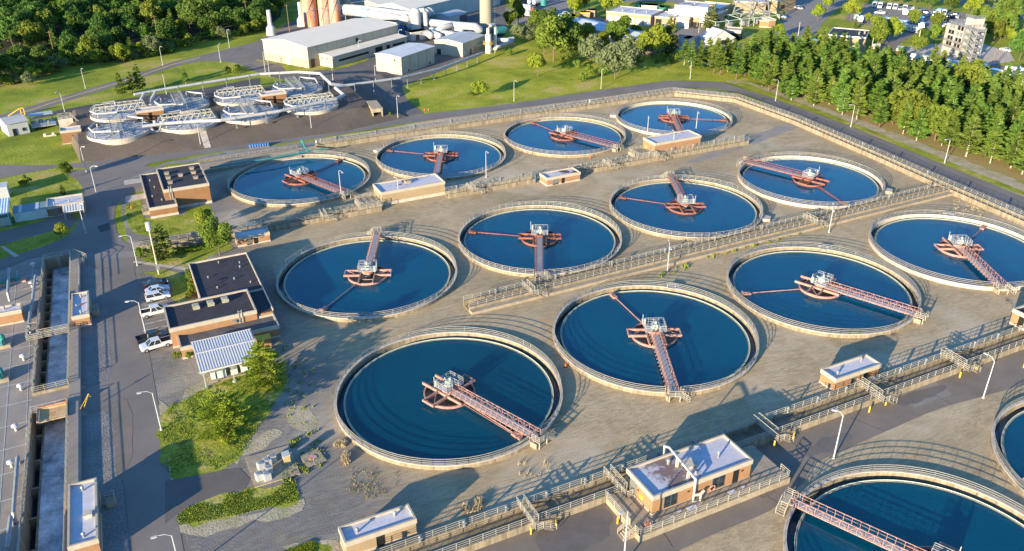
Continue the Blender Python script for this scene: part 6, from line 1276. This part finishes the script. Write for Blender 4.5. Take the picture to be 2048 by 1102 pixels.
def tree(key,loc,h,lab,grp=None,sx=None,name=None,cat=None,kind_h={'fb':14,'mb':10,'bb':8,'ob':9,'sh':3,'pn':12,'sp':10,'nt':9,'nc':8,'ny':7.5,'ny2':8}):
    k=key if key in PT else None; hp=kind_h[key.rstrip('0123456789') if key not in('ny2',) else key]
    nm=name or ('spruce_tree' if key[:2]=='sp' or key=='nc' else KN[key[0]])
    t=bpy.data.objects.new(nm,None); COL.objects.link(t); t.location=loc; s=h/hp; t.scale=((sx or 1)*s,(sx or 1)*s,s); t.rotation_euler=(0,0,rnd.uniform(0,6.28)); tag(t,lab,cat or ('shrub' if nm=='shrub' else 'tree'),grp)
    for part,me in (('crown',PT[key][0]),('trunk',PT[key][1])):
        o=bpy.data.objects.new(part,me); COL.objects.link(o); o.parent=t
    return t
def inpoly(c,pl):
    r=False; j=len(pl)-1
    for i in range(len(pl)):
        a,b=pl[i],pl[j]
        if (a[1]>c[1])!=(b[1]>c[1]) and c[0]<(b[0]-a[0])*(c[1]-a[1])/(b[1]-a[1])+a[0]: r=not r
        j=i
    return r
def scatter(px,sp,nmax,seed,vis=True):
    pl=[tuple(G(x,y)[:2]) for x,y in px]; r=random.Random(seed); x0,x1=min(p[0] for p in pl),max(p[0] for p in pl); y0,y1=min(p[1] for p in pl),max(p[1] for p in pl); pts=[]; cell={}
    for _ in range(60000):
        p=(r.uniform(x0,x1),r.uniform(y0,y1))
        if not inpoly(p,pl): continue
        k=(int(p[0]//sp),int(p[1]//sp))
        if any((q[0]-p[0])**2+(q[1]-p[1])**2<sp*sp for i in(-1,0,1) for j in(-1,0,1) for q in cell.get((k[0]+i,k[1]+j),[])): continue
        cell.setdefault(k,[]).append(p); pts.append(p)
    def seen(p): x,y=PX((p[0],p[1],8)); return -60<x<2240 and -70<y<1150
    pts=[p for p in pts if seen(p)]; pts.sort(key=lambda p:(p[0]-CP.x)**2+(p[1]-CP.y)**2); return pts[:nmax],len(pts)
# the wood
for i in range(46):
    f=i/46; X=[(0,172),(90,153),(125,131),(200,126),(265,119),(325,106),(400,85),(490,68),(545,52)]; q=f*8; j=int(q); x=X[j][0]+(X[j+1][0]-X[j][0])*(q-j); y=X[j][1]+(X[j+1][1]-X[j][1])*(q-j); tree(['mb0','sh0','ob0','mb2','bb1','sh1','mb1'][i%7],G(x+rnd.uniform(-6,6),y+rnd.uniform(-3,3)),rnd.uniform(3.5,7),'low bushy tree in the sunlit fringe of the wood','low trees along the sunlit fringe of the wood',1.25)
WOODP_=[(-120,215),(0,170),(40,166),(90,150),(125,128),(200,124),(265,116),(325,103),(400,82),(490,64),(525,60),(560,34),(566,10),(575,-30),(560,-60),(0,-60),(-160,20)]
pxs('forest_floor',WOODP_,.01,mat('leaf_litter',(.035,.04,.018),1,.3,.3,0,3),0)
W_,nW=scatter(WOODP_,8.6,290,5); print('wood',len(W_),nW)
for i,p in enumerate(W_):
    q=rnd.random(); k='fb%d'%rnd.randrange(5) if q<.72 else ('mb%d'%rnd.randrange(3) if q<.86 else 'pn%d'%rnd.randrange(5))
    h=rnd.uniform(11,18) if k[0]!='m' else rnd.uniform(8,12)
    if i<40: h*=rnd.uniform(.6,.9)
    tree(k,(p[0],p[1],0),h,'tree crowded in the dark wood at the upper left','trees of the dark wood at the upper left',rnd.uniform(.85,1.1),name='forest_tree')
P_=[(1500,166),(1560,196),(1640,216),(1700,237),(1760,259),(1850,290),(1930,315),(2048,350),(2200,405),(2420,500),(2420,330),(2250,240),(2048,200),(1960,178),(1860,158),(1800,150),(1700,135),(1640,118),(1560,112),(1500,120)]
W_,nW=scatter(P_,4.9,290,9); print('pines',len(W_),nW)
for i,p in enumerate(W_):
    tree('pn%d'%rnd.randrange(5) if rnd.random()<.95 else 'fb3',(p[0],p[1],0),rnd.uniform(8,14),'pine in the dense sunlit belt along the right-hand road','pines of the belt along the right-hand road',rnd.uniform(.95,1.3))
TL=[('ob0',59,171,5,'round silvery bush at the foot of the wood, left','n'),('sh0',20,170,3.4,'small bush left of the silvery bush','n'),
('pn0',245,192,8.5,'leftmost of the three pines above the covered tanks','n'),('pn2',266,188,8,'middle of the three pines above the covered tanks','n'),('pn1',281,184,10,'right and tallest of the three pines above the covered tanks','n'),('pn3',372,167,6,'lone small pine on the lawn behind the covered tanks','n'),('sh1',457,145,2.8,'small shrub left of a pair on the upper lawn','n'),('sh0',473,147,3.4,'larger shrub right of a pair on the upper lawn','n'),
('bb0',248,125,8,'bright tree stepping out of the wood onto the bank','n'),('mb1',196,132,7,'low green tree at the wood edge near the bank lamp','n'),('mb0',230,124,7,'pale green tree at the wood edge left of the bright one','n'),('ob1',308,112,9,'drooping yellow-green tree at the wood edge by the lamp','n'),('mb2',115,142,6,'squat tree at the wood edge left of the bank','n'),
('bb1',960,195,6.5,'thin young tree on the grass rise left','n'),('sh1',943,192,2,'tiny dark shrub beside the thin young tree','n'),('sh0',1019,111,2.6,'little shrub near the top of the grass rise','n'),('sh1',782,234,1.8,'yellow-green bush right of the tunnel portal','n'),
('bb0',1075,152,7.5,'bright young tree alone on the grass rise','n'),('mb0',1107,122,15,'tallest full tree on the grass rise','n'),('mb1',1088,108,10,'tree left behind the tallest one on the rise','n'),('fb0',1136,112,14,'dark tree right behind the tallest one on the rise','n'),('ob0',1182,124,9,'silvery tree left of the larger silvery one','n'),('fb3',1174,90,8,'round dark green tree before the white workshop wall','n'),('mb2',1234,100,12,'tall tree in front of the blue-white workshop','n'),('ob1',1230,158,12,'large silvery tree nearest the road on the rise','n'),('sh0',1164,164,3.4,'olive shrub near the road on the rise','n'),('mb0',1272,88,7,'small tree at the end of the blue-white workshop','n'),('bb1',1305,118,12,'slender light tree right of the workshop','n'),('sp0',1337,112,13,'broad dark spruce beside the white container','n'),('sh1',1322,124,4,'bright shrubs at the foot of the slender tree','n'),('sh0',1345,126,4,'bright shrub at the foot of the dark spruce','n'),
('pn1',1380,137,11,'pine at the left end of the belt, by the lamp','n'),('pn2',1427,147,12,'second pine at the left end of the belt','n'),('pn4',1472,158,13,'tall pine before the white marquee','n'),('pn0',1450,130,11,'pine touching the marquee','n'),('pn3',1400,120,8,'small pine between belt and container','n'),('pn3',1500,140,11,'pine right of the marquee','n'),('sp1',1410,59,8,'left of the twin conifers before the tan workshops','n'),('sp0',1422,58,11,'right and taller of the twin conifers before the tan workshops','n'),
('mb0',1036,50,12,'broad tree at the left of the truck yard','n'),('mb1',1020,58,9,'tree beside the tall stack','n'),('ob1',1034,76,7,'silvery shrub right of the tall stack','n'),('ob0',1057,82,6.5,'grey-green bush on the top of the rise','n'),('mb2',1072,66,9,'tree below the white box trucks','n'),('fb2',1095,72,10,'tree under the truck yard edge','n'),('fb4',1120,78,9,'dark tree left of the workshop corner','n'),('sh0',1080,98,4,'low bush among the rise trees','n'),('bb0',1150,32,8,'light tree beside the beige containers','n'),('bb1',1214,32,13,'tall light tree before the garage block','n'),('mb1',1168,22,8,'tree behind the beige containers','n'),('mb0',1029,14,9,'tree behind the truck yard at the left','n'),('fb1',1010,5,10,'dark tree at the top edge right of the stack','n'),
('bb1',1635,42,9,'slim tree on the island beside the access road','n'),('bb0',1655,21,8,'slim tree farther up the access road','n'),('bb1',1701,42,11,'feathery bright tree at the car park entrance','n'),('fb3',1726,13,8,'round tree behind the car park entrance','n'),('sp0',1709,58,6,'dark bush behind the tan store','n'),('mb2',1734,48,6,'pale tree before the caravans','n'),('bb0',1749,60,7,'bright round tree before the caravans','n'),('bb1',1774,86,12,'big bright tree right of the tan store, farther','n'),('mb0',1753,96,13,'big tree right of the tan store, nearer','n'),('fb3',1825,55,9,'round dark tree standing in the car park, left','n'),('fb3',1870,61,9,'round dark tree standing in the car park, right','n'),('fb4',1858,20,9,'round tree on the verge behind the packed cars','n'),('fb2',1899,23,9,'round tree behind the tall minibus','n'),('bb0',1940,34,11,'bright yellow-green tree behind the tower','n'),('fb4',1844,85,7,'tree left of a pair before the tower','n'),('fb3',1866,84,8,'tree right of a pair before the tower','n'),('mb0',1889,82,8,'tree touching the left side of the tower','n'),('mb1',1832,111,9,'lone tree on the apron left of the tower','n'),('bb0',1555,78,7,'bright round tree before the substation','n'),('bb1',1638,92,5,'yellow-green tree over the red truck','n'),('fb2',2038,122,12,'big round tree at the right end of the apron','n'),('mb1',1800,10,9,'tree at the top behind the minibuses','n'),('fb1',1780,6,9,'dark tree at the top of the car park','n'),('ob0',1830,6,9,'pale tree at the top, between car park trees','n'),('pn0',1997,35,14,'tall pine group member at the top right, left','n'),('pn2',2015,38,13,'tall pine group member at the top right, middle','n'),('pn4',2030,40,11,'tall pine group member at the top right, right','n'),('ob1',1965,16,12,'grey-green tree at the top edge behind the tower','n')]
TL+=[('mb1',1125,103,11,'full tree between the tallest tree and the dark one','n'),('fb3',1152,114,9,'dark round tree left of the silvery pair','n'),('mb0',1203,108,8,'green tree between the silvery tree and the tall workshop tree','n'),('ob0',1256,112,7,'pale tree just right of the tall workshop tree','n'),('mb2',1288,118,8,'green tree left of the slender light tree','n'),('sh0',1205,152,4,'shrub left of the large silvery tree','n'),('sh1',1180,148,4,'yellowish shrub in the hollow of the rise','n')]
for k,x,y,h,l,_ in TL: tree(k,G(x,y),h*(1.3 if 1040<x<1340 and h>5 else 1.05),l)
for i,(x,y) in enumerate([(1398,137),(1415,133),(1440,150),(1455,143),(1490,152),(1508,160),(1484,140),(1462,131),(1432,136),(1520,165),(1500,150),(1368,130)]): tree('pn%d'%(i%5),G(x,y),rnd.uniform(9,13),'pine in the loose group where the belt begins behind the road bend','pines where the belt begins',1.15)
RB=[(1930,50),(1945,58),(1960,62),(1978,70),(1992,66),(1965,48),(1980,52),(1998,52),(2012,60),(1950,40)]
for i,(x,y) in enumerate(RB): tree(('mb%d'%(i%3)) if i%2 else 'pn%d'%(i%5),G(x+8,y+14),rnd.uniform(9,13),'tree in the thicket right of the white tower','trees in the thicket right of the white tower')
for i,(x,y) in enumerate([(2010,80),(2025,88),(2040,95),(2018,70),(2045,82)]): tree('bb%d'%(i%2),G(x,y),rnd.uniform(5,7),'bright young tree on the slope at the right edge','bright young trees on the slope at the right edge')
TOPT=[(1240,-6),(1275,-8),(1310,-8),(1400,-12),(1450,-14),(1600,-12),(1640,-8),(1690,-3),(1720,-10),(1760,-6),(1820,-8),(1850,-10),(1900,-2),(1930,-8),(1960,-14),(1990,-4),(2020,0),(2045,6),(1050,-8),(1090,-10),(1130,-12),(1180,-8),(880,-8),(940,-12)]
for i,(x,y) in enumerate(TOPT): tree('fb%d'%(i%5),G(x,y),rnd.uniform(8,12),'dark tree in the row cut by the top edge','trees in the row along the top edge')
for i in range(16): x=1085+rnd.uniform(0,250); tree('sh%d'%(i%2),G(x,100+rnd.uniform(0,38)),rnd.uniform(2,4),'low shrub in the thicket on the grass rise','low shrubs in the thicket on the grass rise')
for k,x,y,h,l in [('nt',136,357,5,'round tree on the edge of the shaded lawn at the left'),('sh1',53,372,3,'grey-green shrub in the shade at the left'),('sp0',128,392,3.4,'small dark clipped conifer behind the brick store'),('mb0',125,479,4.6,'small leaning tree on the lawn below the brick store'),('nc',328,520,8.5,'dark conifer beside the siren pole'),('bb0',411,458,5.5,'bright small tree at the corner of the brown office lawn'),('nt',440,510,9,'full green tree before the small brick block'),('sh0',281,516,2.6,'leafy shrub in a pot by the garden fence'),('ny2',532,768,8.3,'tall feathery yellow-green tree touching the canopy'),('ny',448,862,7.6,'wide feathery yellow-green tree on the grassy bank')]: tree(k,G(x,y),h,l)
for i in range(9): tree('sh%d'%(i%2),G(352+i*8,507-i*1.2),rnd.uniform(1.0,1.8),'low shrub in the garden strip along the channel','low shrubs in the garden strip')
for i,(x,y) in enumerate([(382,560),(383,572),(384,584),(381,595),(378,552)]): tree('sh%d'%(i%2),G(x,y),1.7,'shrub of the hedge against the dark-roofed building','hedge shrubs against the dark-roofed building')
for i,(x,y) in enumerate([(352,716),(365,712),(378,716)]): tree('sh%d'%(i%2),G(x,y),1.3,'scruffy bush at the building corner by the gravel','scruffy bushes at the building corner')
# weeds, reeds and rough grass
def tufts(px,n,h,sp,mt,lab,seed,w=.05,z=0,nm='rough_grass',clump=5):
    pl=[tuple(G(x,y)[:2]) for x,y in px]; r=random.Random(seed); x0,x1=min(p[0] for p in pl),max(p[0] for p in pl); y0,y1=min(p[1] for p in pl),max(p[1] for p in pl); m=MB(); c=0; tr=0
    while c<n and tr<n*30:
        tr+=1; p=(r.uniform(x0,x1),r.uniform(y0,y1))
        if not inpoly(p,pl): continue
        if noise.noise(Vector((p[0]*sp,p[1]*sp,seed)))<-.05: continue
        c+=1
        for k in range(clump):
            a=r.uniform(0,6.28); hh=h*r.uniform(.4,1.2); b=Vector((p[0]+r.uniform(-.25,.25),p[1]+r.uniform(-.25,.25),z)); tip=b+Vector((math.cos(a)*hh*.4,math.sin(a)*hh*.4,hh)); s=Vector((-math.sin(a),math.cos(a),0))*w
            kk=len(m.v); m.v+=[tuple(b-s),tuple(b+s),tuple(tip+s*.4),tuple(tip-s*.4)]; m.f.append((kk,kk+1,kk+2,kk+3)); m.mi.append(0)
    return tag(struct(m.build(nm,mt),'stuff'),lab,'grass')
BANK=[(322,850),(345,805),(385,790),(520,735),(575,745),(560,800),(520,850),(490,900),(430,940),(345,960),(322,930)]
tufts(BANK,2600,.09,.25,WEED,'rough sunlit grass on the bank beside the main road',1,.07)
tufts([(352,1022),(400,992),(470,987),(590,962),(600,1000),(470,1030),(360,1050)],2000,.11,.2,WEED,'lush grass strip at the bottom left',2,.07)
tufts([(560,1110),(620,1085),(670,1085),(675,1115)],800,.2,.2,LF_B,'grass tuft patch beside the lowest hut',3,.07)
tufts([(670,890),(690,890),(700,940),(678,950),(665,925)],45,.8,.4,DRY,'tall dry reeds beside the nearest left tank',4,.035,nm='reeds',clump=22)
tufts([(700,935),(790,940),(800,975),(740,1000),(695,990)],130,.22,.35,mat('brown_weeds',(.30,.24,.09),1,.25,.8,0,5),'scattered brown weeds on the gravel below the tank',5,.03,nm='weeds')
tufts([(925,1010),(965,1000),(968,1020),(930,1030)],26,.7,.5,DRY,'dry reeds by the channel railing at the bottom',6,.035,nm='reeds',clump=20)
tufts([(580,880),(640,860),(650,930),(610,960),(570,975),(560,950)],160,.3,.5,WEED,'bright weeds round the cooling unit pad',7,.10,nm='weeds')
tufts([(1030,930),(1095,910),(1100,950),(1040,960)],14,.5,.5,DRY,'sparse dry stalks on the gravel near the bridge end',8,.03,nm='reeds',clump=10)
tufts([(1910,395),(1990,410),(1960,440),(1900,425)],90,.35,.4,DRY,'pale dry grass by the channel junction at the right',9,.04,nm='reeds')
tufts([(430,720),(560,680),(640,740),(640,830),(580,870),(560,790)],110,.25,.5,WEED,'thin green weeds on the dark stones',10,.1,nm='weeds')
tufts([(1280,310),(1490,280),(1480,292),(1300,318)],110,.5,.5,WEED,'green weeds growing in the far channel',12,.1,nm='weeds',z=.3)
tufts([(1290,560),(1450,500),(1650,450),(1655,456),(1450,510),(1295,568)],70,.5,.5,WEED,'weeds at the foot of the grating channel wall',13,.1,nm='weeds')
tufts([(250,410),(270,405),(290,440),(360,460),(300,474),(258,462)],900,.08,.3,WEED,'flowery grass round the brown office',14,.08)
freeze()
